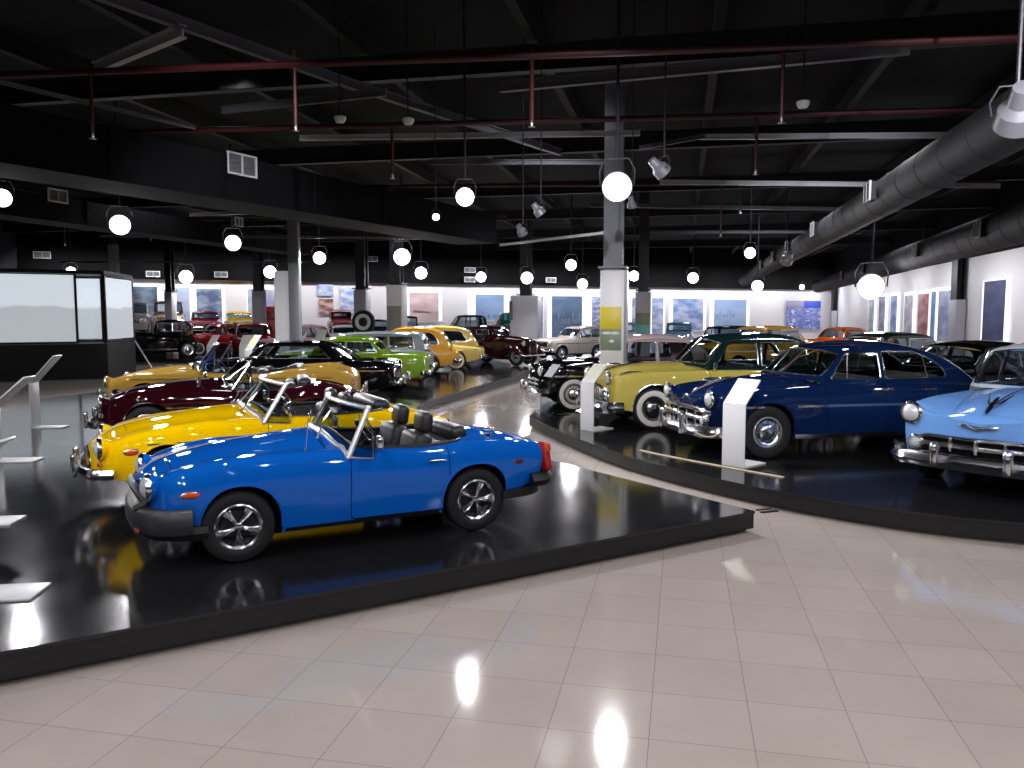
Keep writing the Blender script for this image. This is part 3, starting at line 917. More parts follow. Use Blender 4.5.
    m = M(); p = c.top(3.05, 0); m.box(p+Vector((0,0,.012)), (.08,.10,.02), bev=.008); c.add('filler_cap', M().lathe([(.04,0),(.038,.02),(0,.025)], c.top(2.95,.42), (0,0,1), 16), CHROME)
    c.add('trunk_handle', m, CHROME)
    return c
def yellow_roadster():
    c = Car('roadster', 'yellow open roadster with chrome bumper between the blue and the maroon roadsters', 'car', lod=0,
        col='#e8b800', L=3.84, fo=.72, wb=2.31, W=.76,
        w=[(0,.90),(.3,.965),(.8,1),(1.7,.99),(2.6,1),(3.1,.99),(3.84,.86)], zb=[(0,.36),(.35,.3),(.5,.22),(1.1,.21),(2.6,.21),(3.2,.24),(3.84,.38)],
        zs=[(0,.62),(.25,.72),(.7,.80),(1.3,.84),(1.8,.84),(2.4,.83),(3.0,.84),(3.4,.79),(3.84,.68)],
        zc=[(0,.64),(.25,.77),(.7,.86),(1.3,.93),(1.72,.95),(2.5,.90),(2.9,.9),(3.4,.83),(3.84,.69)],
        d=[(0,.0),(.3,.03),(.9,.02),(1.6,0)], k4=.91, Rf=.2, Rr=.14, nf=2.3, zmf=.5, zmr=.55, bf=.16, br=.05, lf=.12, lr=-.1,
        tyre=.305, tw=.165, rim=.185, style='spoke5', arch=.36, kb=.9, door=[(1.70,2.68,.24,.05)], hood=(.34,1.5,.36,.52), trunk=(3.1,3.68,.55,.48),
        cockpit=dict(hole=[(1.66,.0),(1.68,.32),(1.74,.54),(1.84,.63),(2.3,.66),(2.8,.64),(2.96,.58),(3.02,.4),(3.04,0)], seats=[(2.2,.48,(.33,-.33),.46)], headrest=True, seatz=.42, seatcol='#17161a',
            ws=dict(sb=1.52,st=1.76,yb=.715,yt=.66,zt=1.20,bow=.14,arch=.02,r=.023,frame='alu',vent=(.26,.22)), wheel=(2.0,.33,.88,.195), dash=1.80))
    c.headlights(.56, .63, .092, ring=.02, out=.03, bucket=.15)
    bx = c.xf
    g = M()
    ring = [(c.front(.36*math.cos(a), .47+.115*math.sin(a)).x+.01, .36*math.cos(a)*(1 if abs(math.cos(a)) < .8 else 1), .47+.115*math.sin(a)) for a in [2*PI*i/40 for i in range(40)]]
    g.tube(ring, .016, 8, closed=True)
    gg = M().poly([(x-.015, y*.98, z) for x, y, z in ring])
    for i in range(19):
        y = -.32+.64*i/18; h = .11*math.sqrt(max(0, 1-(y/.37)**2)); g.box((c.front(y,.47).x+.004, y, .47), (.01, .006, 2*h))
    g.box((c.front(0,.47).x+.012, 0, .47), (.02, .05, .22), bev=.008)
    o = c.add('grille', g, CHROME); c.add('grille_backing', gg, VOID, o)
    b = c.bumper(.78, bx+.09, .40, .11, .34, .035, 2.8)
    c.guards((.25,-.25), bx+.11, .43, .24, .05, .06, parent=b)
    for sd in (1,-1):
        c.guards((sd*.25,), bx+.11, .43, .01, .01, .01) if False else None
        p = c.front(sd*.53, .475); c.lamp('indicator_lamp', (p.x, sd*.53, .475), AMBER, (.025,.07,.03))
        p = c.on_side(.34, .575, sd); c.lamp('side_marker', (p[0], p[1], .60), AMBER, (.07,.016,.03))
        q = c.rear(sd*.58, .6); c.lamp('tail_lamp', (q.x, sd*.58, .6), RED, (.03,.05,.1))
    c.bumper(.76, bx-c.L-.07, .42, .11, .34, .035, 3, True)
    c.spear(.5, 3.5, .665, .016, .008); c.sill(.03); c.handle(2.54, .70); c.mirror(1.95, .66, .85, 'both')
    m = M()
    for y in (.42, .02, -.36):
        p = Vector((c.xf-1.47, y, c.top(1.47, y).z+.01)); m.tube([p, p+Vector((-.05,-.06,.04)), p+Vector((-.13,-.3,.13))], .006, 6); m.ell(p, (.016,)*3, n=8, m=5)
    c.add('wipers', m, CHROME)
    c.add('folded_hood', M().box((c.xf-3.0, 0, .90), (.2, 1.0, .14), bev=.06, seg=3), VINYL)
    return c
# ------------------------------------------------------------------ large cars of the fifties
def fifties(name, label, **k):
    d = dict(L=4.95, fo=.88, wb=2.95, W=.93, lod=0,
        w=[(0,.93),(.4,.975),(.9,1),(1.8,.985),(3,1),(3.9,.985),(4.5,.92),(4.95,.8)], zb=[(0,.34),(.4,.32),(.6,.25),(1.4,.25),(3.4,.25),(4.2,.30),(4.95,.42)],
        zs=[(0,.80),(.3,.88),(.9,.93),(1.6,.955),(2.6,.96),(3.6,.93),(4.4,.84),(4.95,.72)],
        zc=[(0,.72),(.25,.86),(.6,.98),(1.1,1.06),(1.6,1.09),(2.6,1.05),(3.6,1.0),(4.3,.92),(4.95,.74)],
        d=[(0,.10),(.5,.12),(1.0,.09),(1.5,.03),(2,0)], k4=[(0,.96),(1,.94),(2,.92),(5,.92)], k3=.99, k5=[(0,.66),(2,.74)], k6=[(0,.44),(2,.55)], Rf=.15, Rr=.3, nf=2.6, nr=2.2, zmf=.56, zmr=.6, ezf=.74, ezr=.5, bf=.15, br=.14,
        tyre=.36, tw=.175, rim=.205, style='full', arch=.40, archr=.38, kb=.86, wheelcol=None, trim='#3a3530')
    d.update(k)
    return Car(name, label, 'car', **d)
def dark_blue_sedan():
    c = fifties('sedan', 'dark blue fastback sedan with chrome grille in the middle of the right platform', col='#0a1c3f', L=4.66, fo=.86, wb=2.92, white=False, style='full', wheelcol='#8d9096',
        door=[(1.74,2.66,.27,.05),(2.68,3.42,.27,.05)], hood=(.28,1.5,.30,.58),
        trim='#77755f', cabin=dict(prof=[(1.46,1.03),(1.70,1.22),(1.95,1.45),(2.08,1.52),(2.6,1.575),(3.3,1.54),(3.9,1.34),(4.25,1.08),(4.54,.88)], wr=.60, drop=.11, ws=(1.10,1.44,.06), split=True, rw=(1.14,1.38,.06,.7), chr=.013,
            win=[([(1.84,1.05),(2.62,1.05),(2.62,1.41),(2.12,1.41)],[.05,.03,.04,.08]),([(2.69,1.05),(3.72,1.05),(3.54,1.27),(3.2,1.415),(2.69,1.415)],[.03,.12,.12,.1,.04])],
            seats=[(2.4,1.2,(0,),.5),(3.35,1.2,(0,),.52)], seatz=.55, seatcol='#6e6a55', wheel=(1.98,.4,1.06,.22), dash=1.72, bowf=.22, bowr=.25, dripend=.7))
    g = M()
    for sd in (1,-1):   # window dividers
        c.add('window_divider', M().tube([(c.xf-2.10, sd*(c.yside(2.10,1.05)+.004),1.05),(c.xf-2.16, sd*(c.yside(2.16,1.40)+.004),1.40)], .011, 6).tube([(c.xf-3.36, sd*(c.yside(3.36,1.05)+.004),1.05),(c.xf-3.34, sd*(c.yside(3.34,1.34)+.004),1.34)], .010, 6), CHROME)
    c.headlights(.70, .80, .095, ring=.026, out=.025)
    pan = [(.62*math.cos(a)*1.0, .50+.125*math.sin(a)) for a in [2*PI*i/40 for i in range(40)]]
    sq = rounded([(-.66,.40),(.66,.40),(.60,.62),(-.60,.62)], .08)
    o = c.add('grille_cavity_shade', c.fpanel(dense(sq,.06), .006), VOID)  # no cut in the nose: near-black sheet painted as cavity shade
    m = M()
    T = [-1+2*i/24 for i in range(25)]
    m.tube(c.fpath([(.74*t, .665-.05*t*t) for t in T], .02), .035, 10); m.tube(c.fpath([(.72*t, .55-.02*t*t) for t in T], .045), .038, 10, flat=.8); m.tube(c.fpath([(.70*t, .43) for t in T], .03), .03, 10)
    for y in (0,.22,-.22,.44,-.44,.62,-.62): m.tube(c.fpath([(y,.62),(y,.55),(y,.43)], .04), .024, 8)
    for y in (.66,-.66): m.ell(c.fpath([(y,.53)], .03)[0], (.05,.07,.07))
    c.add('grille', m, CHROME, o)
    for sd in (1,-1): c.lamp('parking_lamp', tuple(c.fpath([(sd*.62,.50)],.06)[0]), LENS, (.03,.05,.05))
    b = c.bumper(.93, c.xf+.11, .37, .17, .42, .06, 3); c.guards((.34,-.34), c.xf+.13, .44, .30, .075, .09, parent=b)
    b = c.bumper(.9, c.xf-c.L-.10, .42, .17, .42, .06, 3, True); c.guards((.34,-.34), c.xf-c.L-.12, .48, .28, .07, .09, rear=True, parent=b)
    c.spear(1.28, 3.2, .70, .035, .014); c.spear(.25, .78, .70, .03, .012, 'fender_trim'); c.sill(.06)
    c.handle(2.52, .90, .18); c.handle(3.30, .90, .18)
    m = M(); ps = [c.top(.16+.08*i, 0)+Vector((0,0,.014)) for i in range(9)]; m.tube(ps, [.02+.004*i for i in range(6)]+[.035,.03,.012], 8); m.ell(ps[4]+Vector((0,0,.05)), (.17,.025,.03)); m.box(c.fpath([(0,.78)],.015)[0], (.03,.16,.07), bev=.012); c.add('hood_ornament', m, CHROME)
    for sd in (1,-1):
        p = c.rear(sd*.72,.72); c.lamp('tail_lamp', tuple(p), RED, (.04,.06,.08))
    m = M()
    for sd in (1,-1): m.tube([c.strip(.10, sd*.12)+Vector((.02,0,.02)), c.strip(.17, sd*.35)+Vector((.02,0,.025)), c.strip(.2, sd*.55)+Vector((.02,0,.02))], .006, 6)
    c.add('wipers', m, CHROME)
    c.add('windshield_divider', M().tube([c.strip(q, 0)+Vector((.006,0,.004)) for q in np.linspace(c.wsq[0], c.wsq[1], 8)], .014, 6), CHROME)
    return c
def cream_sedan():
    c = fifties('sedan', 'cream yellow sedan with dark green roof and white-ringed tyres on the right platform', col='#c9b85a', roofcol='#0f2c2e', L=4.75, fo=.86, wb=3.0, white=True, style='cap', wheelcol='#1d2220', tyre=.355, rim=.20, arch=.41,
        zs=[(0,.84),(.3,.92),(.9,.96),(1.8,.97),(2.6,.965),(3.6,.93),(4.2,.86),(4.75,.76)], zc=[(0,.76),(.25,.93),(.6,1.03),(1.1,1.08),(1.7,1.09),(2.6,1.05),(3.7,1.0),(4.3,.94),(4.75,.78)], d=[(0,.06),(.6,.07),(1.1,.05),(1.6,.02),(2,0)],
        door=[(1.85,2.8,.27,.05),(2.82,3.5,.27,.05)], hood=(.3,1.6,.32,.62),
        cabin=dict(prof=[(1.58,1.05),(1.80,1.26),(2.02,1.50),(2.16,1.575),(2.8,1.625),(3.5,1.60),(3.80,1.52),(4.0,1.30),(4.25,.99)], wr=.62, drop=.11, ws=(1.10,1.50,.07), split=True, rw=(1.08,1.46,.07,.86), chr=.014, pillcol='#0f2c2e',
            win=[([(1.98,1.06),(2.76,1.06),(2.76,1.45),(2.26,1.45)],[.05,.03,.04,.08]),([(2.83,1.06),(3.62,1.06),(3.60,1.45),(2.83,1.45)],[.03,.06,.1,.04]),([(3.68,1.06),(3.92,1.06),(3.84,1.36),(3.68,1.42)],[.03,.06,.08,.03])],
            seats=[(2.5,1.2,(0,),.5),(3.4,1.2,(0,),.52)], seatz=.55, seatcol='#5d2b2c', wheel=(2.1,.4,1.08,.22), dash=1.84, bowf=.25, bowr=.25, dripchrome=True))
    c.headlights(.72, .86, .095, ring=.028, out=.03)
    o = c.add('grille_cavity_shade', c.fpanel(dense(rounded([(-.62,.42),(.62,.42),(.58,.70),(-.58,.70)], .1),.06), .006), VOID)  # dark sheet on the uncut nose, shade put into its colour
    m = M(); T = [-1+2*i/24 for i in range(25)]
    m.tube(c.fpath([(.72*t, .74-.1*abs(t)**3) for t in T], .025), .035, 10); m.tube(c.fpath([(.76*t, .43) for t in T], .04), .035, 10)
    for i in range(15):
        y = -.58+1.16*i/14; m.tube(c.fpath([(y,.70),(y,.62),(y,.52),(y,.42)], .045), [.014,.03,.034,.02], 8)
    for y in (.7,-.7): m.ell(c.fpath([(y,.56)], .03)[0], (.06,.1,.1))
    c.add('grille', m, CHROME, o)
    b = c.bumper(.95, c.xf+.13, .38, .20, .45, .07, 3)
    gm = M()
    for y in (.42,-.42): gm.ell((c.xf+.15,y,.50), (.085,.075,.09)); gm.box((c.xf+.12,y,.42),(.09,.1,.26),bev=.03)
    c.add('bumper_guard', gm, CHROME, b)
    for sd in (1,-1): c.lamp('parking_lamp', tuple(c.fpath([(sd*.74,.66)],.03)[0]), LENS, (.04,.05,.05))
    b = c.bumper(.92, c.xf-c.L-.10, .42, .18, .42, .06, 3, True)
    c.spear(1.26, 3.6, [(1.2,.62),(2.4,.66),(3.6,.60)], .04, .016); c.sill(.07)
    m = M()   # bright wheel-arch edge
    for a in c.arches[:1]:
        for sd in (1,-1): m.tube([Vector(c.P(s, max(c.v_of_z(s, z),0), sd))+Vector((0,sd*.006,0)) for s, z in a if c.v_of_z(s,z) > .02], .02, 8)
    c.add('wheel_arch_trim', m, CHROME)
    c.handle(2.66, .92, .18); c.handle(3.4, .92, .18)
    m = M(); ps = [c.top(.14+.09*i, 0)+Vector((0,0,.014)) for i in range(10)]; m.tube(ps, [.02+.003*i for i in range(8)]+[.03,.01], 8); m.ell(ps[3]+Vector((0,0,.05)), (.16,.03,.035))
    for sd in (1,-1):
        q = [c.top(.28+.08*i, sd*.8)+Vector((0,0,.015)) for i in range(6)]; m.tube(q, [.02,.025,.025,.02,.014,.006], 8)
    c.add('hood_ornament', m, CHROME)
    for sd in (1,-1): c.lamp('tail_lamp', tuple(c.rear(sd*.74,.75)), RED, (.04,.06,.1))
    c.add('windshield_divider', M().tube([c.strip(q, 0)+Vector((.006,0,.004)) for q in np.linspace(c.wsq[0], c.wsq[1], 8)], .014, 6), CHROME)
    c.mirror(1.95, .86, 1.0, 1)
    return c
def light_blue_sedan():
    c = fifties('sedan', 'light blue sedan with white roof and toothed chrome grille on the right platform', col='#6f9fe0', roofcol='#cfd4dc', L=4.9, fo=.84, wb=2.92, white=True, style='full', tyre=.35,
        zs=[(0,.84),(.3,.91),(.9,.95),(1.8,.96),(2.6,.96),(3.6,.93),(4.4,.86),(4.9,.76)], zc=[(0,.76),(.2,.86),(.5,.97),(1.0,1.05),(1.6,1.08),(2.6,1.04),(3.8,1.0),(4.4,.93),(4.9,.78)], d=[(0,.03),(.5,.10),(1.0,.08),(1.5,.03),(2,0)], 
        door=[(1.80,2.72,.27,.05),(2.74,3.44,.27,.05)], hood=(.22,1.5,.36,.62),
        cabin=dict(prof=[(1.50,1.04),(1.72,1.25),(1.94,1.50),(2.08,1.58),(2.7,1.635),(3.4,1.61),(3.74,1.54),(3.98,1.32),(4.25,.98)], wr=.62, drop=.11, ws=(1.09,1.51,.09), rw=(1.08,1.46,.08,.86), chr=.014,
            win=[([(1.90,1.05),(2.68,1.05),(2.68,1.45),(2.18,1.45)],[.05,.03,.04,.08]),([(2.75,1.05),(3.55,1.05),(3.50,1.45),(2.75,1.45)],[.03,.06,.1,.04])],
            seats=[(2.4,1.2,(0,),.5),(3.3,1.2,(0,),.52)], seatz=.55, seatcol='#3a4049', wheel=(2.02,.4,1.07,.22), wheelcol='#3a4049', dash=1.76, bowf=.25, bowr=.25))
    c.headlights(.755, .825, .10, ring=.03, out=.03)
    sq = dense(rounded([(-.76,.40),(.76,.40),(.76,.50),(.58,.605),(-.58,.605),(-.76,.50)], .07), .05)
    o = c.add('grille_cavity_shade', c.fpanel(sq, .006), VOID)  # shade of the cavity painted as a dark sheet on the nose
    m = M(); T = [-1+2*i/30 for i in range(31)]
    m.tube(c.fpath(sq, .018), .022, 8, closed=True)
    m.tube(c.fpath([(.62*t, .515) for t in T], .035), .028, 10, flat=.7)
    for y in (0,.27,-.27):
        m.tube(c.fpath([(y,.60),(y,.515),(y,.45)], .045), [.016,.034,.012], 8)
    for y in (.68,-.68):
        p = c.fpath([(y,.50)], .02)[0]; m.lathe([(.085,-.03),(.09,.02),(.075,.035),(.065,.02)], p, (1, .1*y, 0), 26)
    c.add('grille', m, CHROME, o)
    for sd in (1,-1): c.lamp('parking_lamp', tuple(c.fpath([(sd*.68,.50)],.03)[0]), LENS, (.03,.062,.062), bezel=False)
    b = c.bumper(.97, c.xf+.13, .345, .16, .42, .06, 3.2)
    m = M(); m.sweep(c.plan(.94, c.xf+.15, .42, 3.2, .345), [(-.0,.025),(.025,.0),(.0,-.025)]); c.add('bumper_rib', m, CHROME, b)
    for y in (.36,-.36):
        m = M().box((c.xf+.17,y,.42),(.09,.085,.27),bev=.03,seg=3); m.ell((c.xf+.20,y,.50),(.05,.05,.07)); c.add('bumper_guard', m, CHROME, b)
    for y in (.86,-.86): c.add('bumper_wing', M().tube([(c.xf-.04,y,.43),(c.xf-.10,y*1.06,.46),(c.xf-.2,y*1.12,.47)], [.03,.025,.012], 8), CHROME, b)
    b = c.bumper(.93, c.xf-c.L-.10, .42, .17, .42, .06, 3, True)
    em = M(); E = c.fpath([(.2*t, .735+.025*(abs(t)**2)) for t in [-1+2*i/12 for i in range(13)]], .022); em.tube(E, [.006]+[.018]*11+[.006], 8); em.tube(c.fpath([(-.11,.76),(0,.715),(.11,.76)], .03), .014, 8); c.add('hood_emblem', em, CHROME)
    m = M(); ps = [c.top(.16+.07*i, 0)+Vector((0,0,.03+.006*i)) for i in range(6)]; m.tube(ps, [.012,.022,.026,.024,.02,.008], 8); m.tube([c.top(.16+.07*i, 0)+Vector((0,0,.01)) for i in range(20)], .012, 6)
    for sd in (1,-1):
        m.tube([ps[2], ps[3]+Vector((-.02,sd*.06,.0)), ps[5]+Vector((-.08,sd*.12,.03))], [.016,.014,.004], 6)
    c.add('hood_ornament', m, CHROME)
    c.spear(1.9, 4.2, [(1.9,.74),(3,.74),(4.2,.70)], .035, .014); c.sill(.06); c.handle(2.58,.90,.18); c.handle(3.34,.90,.18)
    for sd in (1,-1): c.lamp('tail_lamp', tuple(c.rear(sd*.74,.75)), RED, (.04,.06,.1))
    m = M()
    for sd in (1,-1): m.tube([c.strip(.08, sd*.1)+Vector((.03,0,.02)), c.strip(.16, sd*.3)+Vector((.02,0,.03)), c.strip(.2, sd*.6)+Vector((.02,0,.02))], .007, 6)
    c.add('wipers', m, CHROME)
    c.add('windshield_divider', M().tube([c.strip(q, 0)+Vector((.006,0,.004)) for q in np.linspace(c.wsq[0], c.wsq[1], 8)], .012, 6), CHROME)
    return c
# ------------------------------------------------------------------ other roadsters and the cars behind
def old_roadster(label, col, L=4.0, wb=2.4, W=.75, zt=1.24, frame='chrome', style='wire', long=False, col2=None, lod=1, seatcol='#1b1517', tint=None, fwd=0, tail=0):
    k = L/4.0
    c = Car('roadster', label, 'car', lod=lod, col=col, glass=tint, L=L, fo=.75*k, wb=wb, W=W,
        w=[(0,.86),(.3*k,.94),(.75*k,1),(1.7*k,.97),(2.5*k,.97),(3.1*k,1),(3.6*k,.93),(4*k,.78)], zb=[(0,.36),(.35,.3),(.5,.22),(1.2,.21),(2.7,.21),(3.3,.24),(L,.38)],
        zs=[(0,.62),(.25,.74),(.7,.84),(1.4,.84),(2*k,.80),(2.5*k,.79),(3.0*k,.86+tail*.3),(3.5*k,.80+tail),(L,.60+tail*1.3)],
        zc=[(0,.60),(.25,.76),(.7,.88),(1.4,.96),(1.75*k,.97),(2.6*k,.88),(3.1*k,.88+tail*.2),(3.6*k,.78+tail*.8),(L,.58+tail*1.2)],
        d=[(0,.04),(.4,.08),(1.0,.06),(1.6,.01),(2.4*k,.0),(3*k,.03),(L,.02)], k4=.90, k5=[(0,.64),(2,.7)], Rf=.22, Rr=.22, nf=2.3, zmf=.5, zmr=.52, bf=.16, br=.12,
        tyre=.32, tw=.16, rim=.2, style=style, wheelcol='#26262a', arch=.37, archr=.36, kb=.9, door=[(1.92*k-fwd,2.62*k-fwd*.5,.26,.06)], hood=(.4,1.68*k-fwd,.36,.46), trunk=(3.15*k,3.75*k,.45,.40),
        cockpit=dict(hole=[(1.88*k-fwd,.0),(1.9*k-fwd,.32),(1.98*k-fwd,.54),(2.1*k-fwd,.61),(2.4*k,.62),(2.75*k,.60),(2.95*k,.54),(3.0*k,.38),(3.02*k,0)], seats=[(2.42*k-fwd*.7,.48,(.32,-.32),.48)], seatz=.42, seatcol=seatcol,
            ws=dict(sb=1.75*k-fwd,st=2.02*k-fwd,yb=.60,yt=.54,zt=zt,bow=.16,arch=.015,r=.016,frame=frame,vent=(.24,.2)), wheel=(2.2*k-fwd,.32,.9,.2), dash=2.0*k-fwd))
    c.headlights(.54, .68, .09, ring=.024, out=.03, bucket=.12)
    g = M(); ring = [(.26*math.cos(a), .52+.14*math.sin(a)) for a in [2*PI*i/32 for i in range(32)]]
    g.tube(c.fpath(ring, .012), .02, 8, closed=True)
    for i in range(13):
        y = -.22+.44*i/12; h = .13*math.sqrt(max(0, 1-(y/.27)**2)); g.tube(c.fpath([(y,.52-h),(y,.52),(y,.52+h)], .014), .007, 6)
    o = c.add('grille', g, CHROME); c.add('grille_backing', c.fpanel(ring, .004), VOID, o)
    b = c.bumper(.74, c.xf+.09, .38, .10, .3, .035, 2.8); c.guards((.3,-.3), c.xf+.11, .42, .24, .05, .06, parent=b)
    b = c.bumper(.72, c.xf-L-.07, .42, .10, .3, .035, 2.8, True); c.guards((.34,-.34), c.xf-L-.09, .46, .24, .05, .06, rear=True, parent=b)
    for sd in (1,-1):
        c.lamp('indicator_lamp', tuple(c.fpath([(sd*.54,.50)],.01)[0]), LENS, (.03,.04,.04))
        q = c.rear(sd*.54,.6); c.lamp('tail_lamp', tuple(q), RED, (.04,.04,.07))
    c.handle(2.5*k, .68); c.mirror(1.5*k, .60, c.top(1.5*k, .60).z, 'both')
    m = M(); ps = [c.top(.35+(1.2*k)*i/8, 0)+Vector((0,0,.006)) for i in range(9)]; m.tube(ps, .012, 6); c.add('hood_trim', m, CHROME)
    for sd in (1,-1): pass
    c.spear(1.0*k, 3.4*k, .60, .02, .01)
    c.add('folded_hood', M().box((c.xf-2.95*k, 0, .90), (.2, 1.0, .13), bev=.055, seg=3), VINYL)
    return c
def maroon_roadster():
    return old_roadster('dark maroon open roadster with round chrome headlamps between the yellow and the gold convertibles', '#2e0713', 4.0, 2.35, .76)
def gold_convertible():
    c = old_roadster('long gold open convertible with blue tinted windshield fourth in the left platform row', '#c29a44', 4.75, 2.75, .84, 1.36, lod=1, style='cap', tint=glass('blue_tinted_glass','#8fa6d8'), seatcol='#2a2622', fwd=.42, tail=.13)
    c.spear(.6, 4.3, .74, .02, .01, 'crease_shade_strip', plain('gold_crease_shade','#7a6026',.3))  # strip in darker gold, painted as the shade of a crease
    return c
def boxy(name, label, col, L=4.3, W=.8, H=1.42, wb=2.5, fo=.8, kind='sedan', lod=2, fins=0, roofcol=None, white=False, style='cap', wheelcol='#8a8d90', lights=1, tyre=.31, belt=.90, hoodz=.90, trim='#4a4038', pillcol=None, seats=True, col2=None, twotone=None, grille='bars', wsang=.42, trunkz=None, glassm=None, cat='car', bumpers=True, arch=None, zb=.24, fr=.14):
    """a three-box, two-box or estate body of the fifties to seventies"""
    wsb = fo+.72 if kind != 'truck' else fo+.35
    if kind == 'truck': wsb = max(wsb, 1.0)
    k_end = {'sedan': L-1.0, 'coupe': L-.95, 'wagon': L-.12, 'hatch': L-.18, 'truck': wsb+1.35, 'bug': L-.1, 'round': L-.2}[kind]
    rear_run = {'sedan': .5, 'coupe': .75, 'wagon': .28, 'hatch': .45, 'truck': .10, 'bug': 1.5, 'round': .75}[kind]
    tz = trunkz or {'sedan': belt-.02, 'coupe': belt-.02, 'wagon': belt, 'hatch': belt-.02, 'truck': belt, 'bug': .62, 'round': belt-.10}[kind]
    rtop = k_end-rear_run
    hz0 = hoodz-.12 if kind != 'bug' else .62
    zs = [(0,hz0),(.3,hoodz-.05),(fo,hoodz-.01),(wsb,belt),(L*.6,belt),(L-.6,tz+fins*.5 if kind not in ('bug',) else .8),(L-.1,tz-.06+fins if kind!='bug' else .6),(L,tz-.10+fins if kind!='bug' else .5)]
    zc = [(0,hz0),(.3,hoodz-.02),(fo,hoodz+.03),(wsb,belt+.07),(L*.6,belt+.05),(L-.6,tz+.02),(L-.1,tz-.05),(L,tz-.1)]
    if kind == 'bug':
        zs = [(0,.56),(.3,.70),(fo,.80),(wsb,.80),(L*.6,.80),(L-fo,.82),(L-.25,.66),(L,.5)]; zc = [(0,.60),(.3,.80),(fo,.95),(wsb,1.0),(L*.6,.98),(L-fo,.98),(L-.25,.72),(L,.52)]
    zs = sorted(set(zs)); zc = sorted(set(zc))
    dk = dict(d=[(0,.02),(fo,.03),(wsb,0),(L*.7,0),(L,fins*.7)])
    if kind == 'bug': dk = dict(d=[(0,.02),(.3,.1),(fo,.15),(wsb,.03),(L*.6,.02),(L-fo,.12),(L-.2,.06),(L,.0)], k5=.70, k6=.5)
    prof = [(wsb,belt+.04),(wsb+wsang*.45,belt+.30),(wsb+wsang*.95,H-.07),(wsb+wsang+.10,H+.0),((wsb+rtop)/2+.2,H+.02),(rtop-.15,H+.02),(rtop+.12,H-.02),(rtop+rear_run*.55,H-.04-(H-.04-tz)*.45),(k_end,tz+.02)]
    if kind == 'wagon': prof[-2] = (k_end-.08, tz+.28); prof[-3] = (rtop+.18,H-.04)
    if kind == 'round': prof = [(wsb,belt+.04),(wsb+wsang*.45,belt+.30),(wsb+wsang,H-.10),(wsb+wsang+.2,H+.0),((wsb+rtop)/2,H+.05),(rtop-.1,H+.04),(rtop+.35,H-.06),(k_end-.12,H-.30),(k_end,tz+.02)]
    if kind == 'bug': prof = [(wsb,.96),(wsb+.16,1.2),(wsb+.34,H-.08),(wsb+.6,H+.01),(wsb+1.0,H+.03),(wsb+1.5,H-.05),(L-1.0,H-.3),(L-.5,.98),(L-.22,.70)]
    wz0, wz1 = belt+.06, H-(.12 if kind != 'coupe' else .095)
    s0 = wsb+.30; s1 = rtop+(.12 if kind in ('wagon','hatch','truck') else .0)
    win = []
    def slant(sa, sb, la=0, lb=0): return ([(sa,wz0),(sb,wz0),(sb-lb,wz1),(sa+la,wz1)],[.04]*4)
    mid = s0+(s1-s0)*(.52 if kind != 'truck' else 1)
    if kind == 'truck': win = [slant(s0, min(s1,k_end-.25), wsang*.5, .0)]
    elif kind == 'coupe': win = [slant(s0, s1+.25, wsang*.55, .30)]
    elif kind == 'bug': win = [slant(s0+.02, s0+.78, .14, .0), ([(s0+.84,wz0),(s0+1.42,wz0),(s0+1.2,wz1-.02),(s0+.84,wz1)],[.04,.1,.12,.04])]
    elif kind == 'round': win = [slant(s0, mid, wsang*.5, 0), ([(mid+.07,wz0),(s1+.36,wz0+.02),(s1+.12,wz1-.03),(mid+.07,wz1)],[.06,.12,.14,.06])]
    elif kind == 'wagon': win = [slant(s0, s0+.75, wsang*.5, 0), slant(s0+.81, s0+1.5), slant(s0+1.56, k_end-.36, 0, .08)]
    else: win = [slant(s0, mid, wsang*.5, 0), slant(mid+.06, s1+.22, 0, .18)]
    c = Car(name, label, cat, lod=lod, col=col, roofcol=roofcol, L=L, fo=fo, wb=wb, W=W, H=H, glass=glassm,
        w=[(0,.92),(.4,.985),(fo,1),(L*.5,.99),(L-.7,.99),(L,.9)] if kind != 'bug' else [(0,.72),(.35,.92),(fo,1),(wsb,.94),(L*.55,.94),(L-fo,1),(L-.3,.9),(L,.62)], zb=[(0,zb+.12),(.4,zb+.06),(.6,zb),(L-.8,zb),(L,zb+.16)], zs=zs, zc=zc, k3=.99, k4=.93, Rf=fr if kind != 'bug' else .4, Rr=.12 if kind != 'bug' else .4, nf=2.6, nr=2.8, zmf=.56, zmr=.6, ezf=.72, ezr=.74, bf=.08, br=.06,
        tyre=tyre, tw=.16, style=style, white=white, wheelcol=wheelcol, arch=arch or tyre+.065, kb=.88 if kind != 'bug' else .8, trim=trim, col2=col2, twotone=twotone,
        door=[(wsb+.18, wsb+1.12, zb+.02, .04)]+([(wsb+1.14, wsb+1.85, zb+.02, .04)] if kind in ('sedan','wagon') and L > 4.1 else []), hood=(.14, wsb-.12, W*.6, W*.72), trunk=((L-.85, L-.06, W*.7, W*.66) if kind == 'sedan' else None),
        cabin=dict(prof=prof, wr=W*.78, drop=(.06 if kind != 'coupe' else .045), ws=(belt+.12, H-.10, .06), rw=((tz+.16, H-.14, .06, .86) if kind != 'bug' else (1.12, H-.2, .08, .5)), win=win, chr=.010, pillcol=pillcol, bowf=.12, bowr=.08,
            seats=([(wsb+.72, W*.66, (W*.42,-W*.42), .5)]+([(wsb+1.38, W*1.3, (0,), .5)] if kind not in ('truck','coupe','bug') else [])) if seats else [], seatz=.5, wheel=(wsb+.55, W*.42, belt+.02, .19), dash=wsb+.3))
    lw = W*.74; lz = hoodz-.20
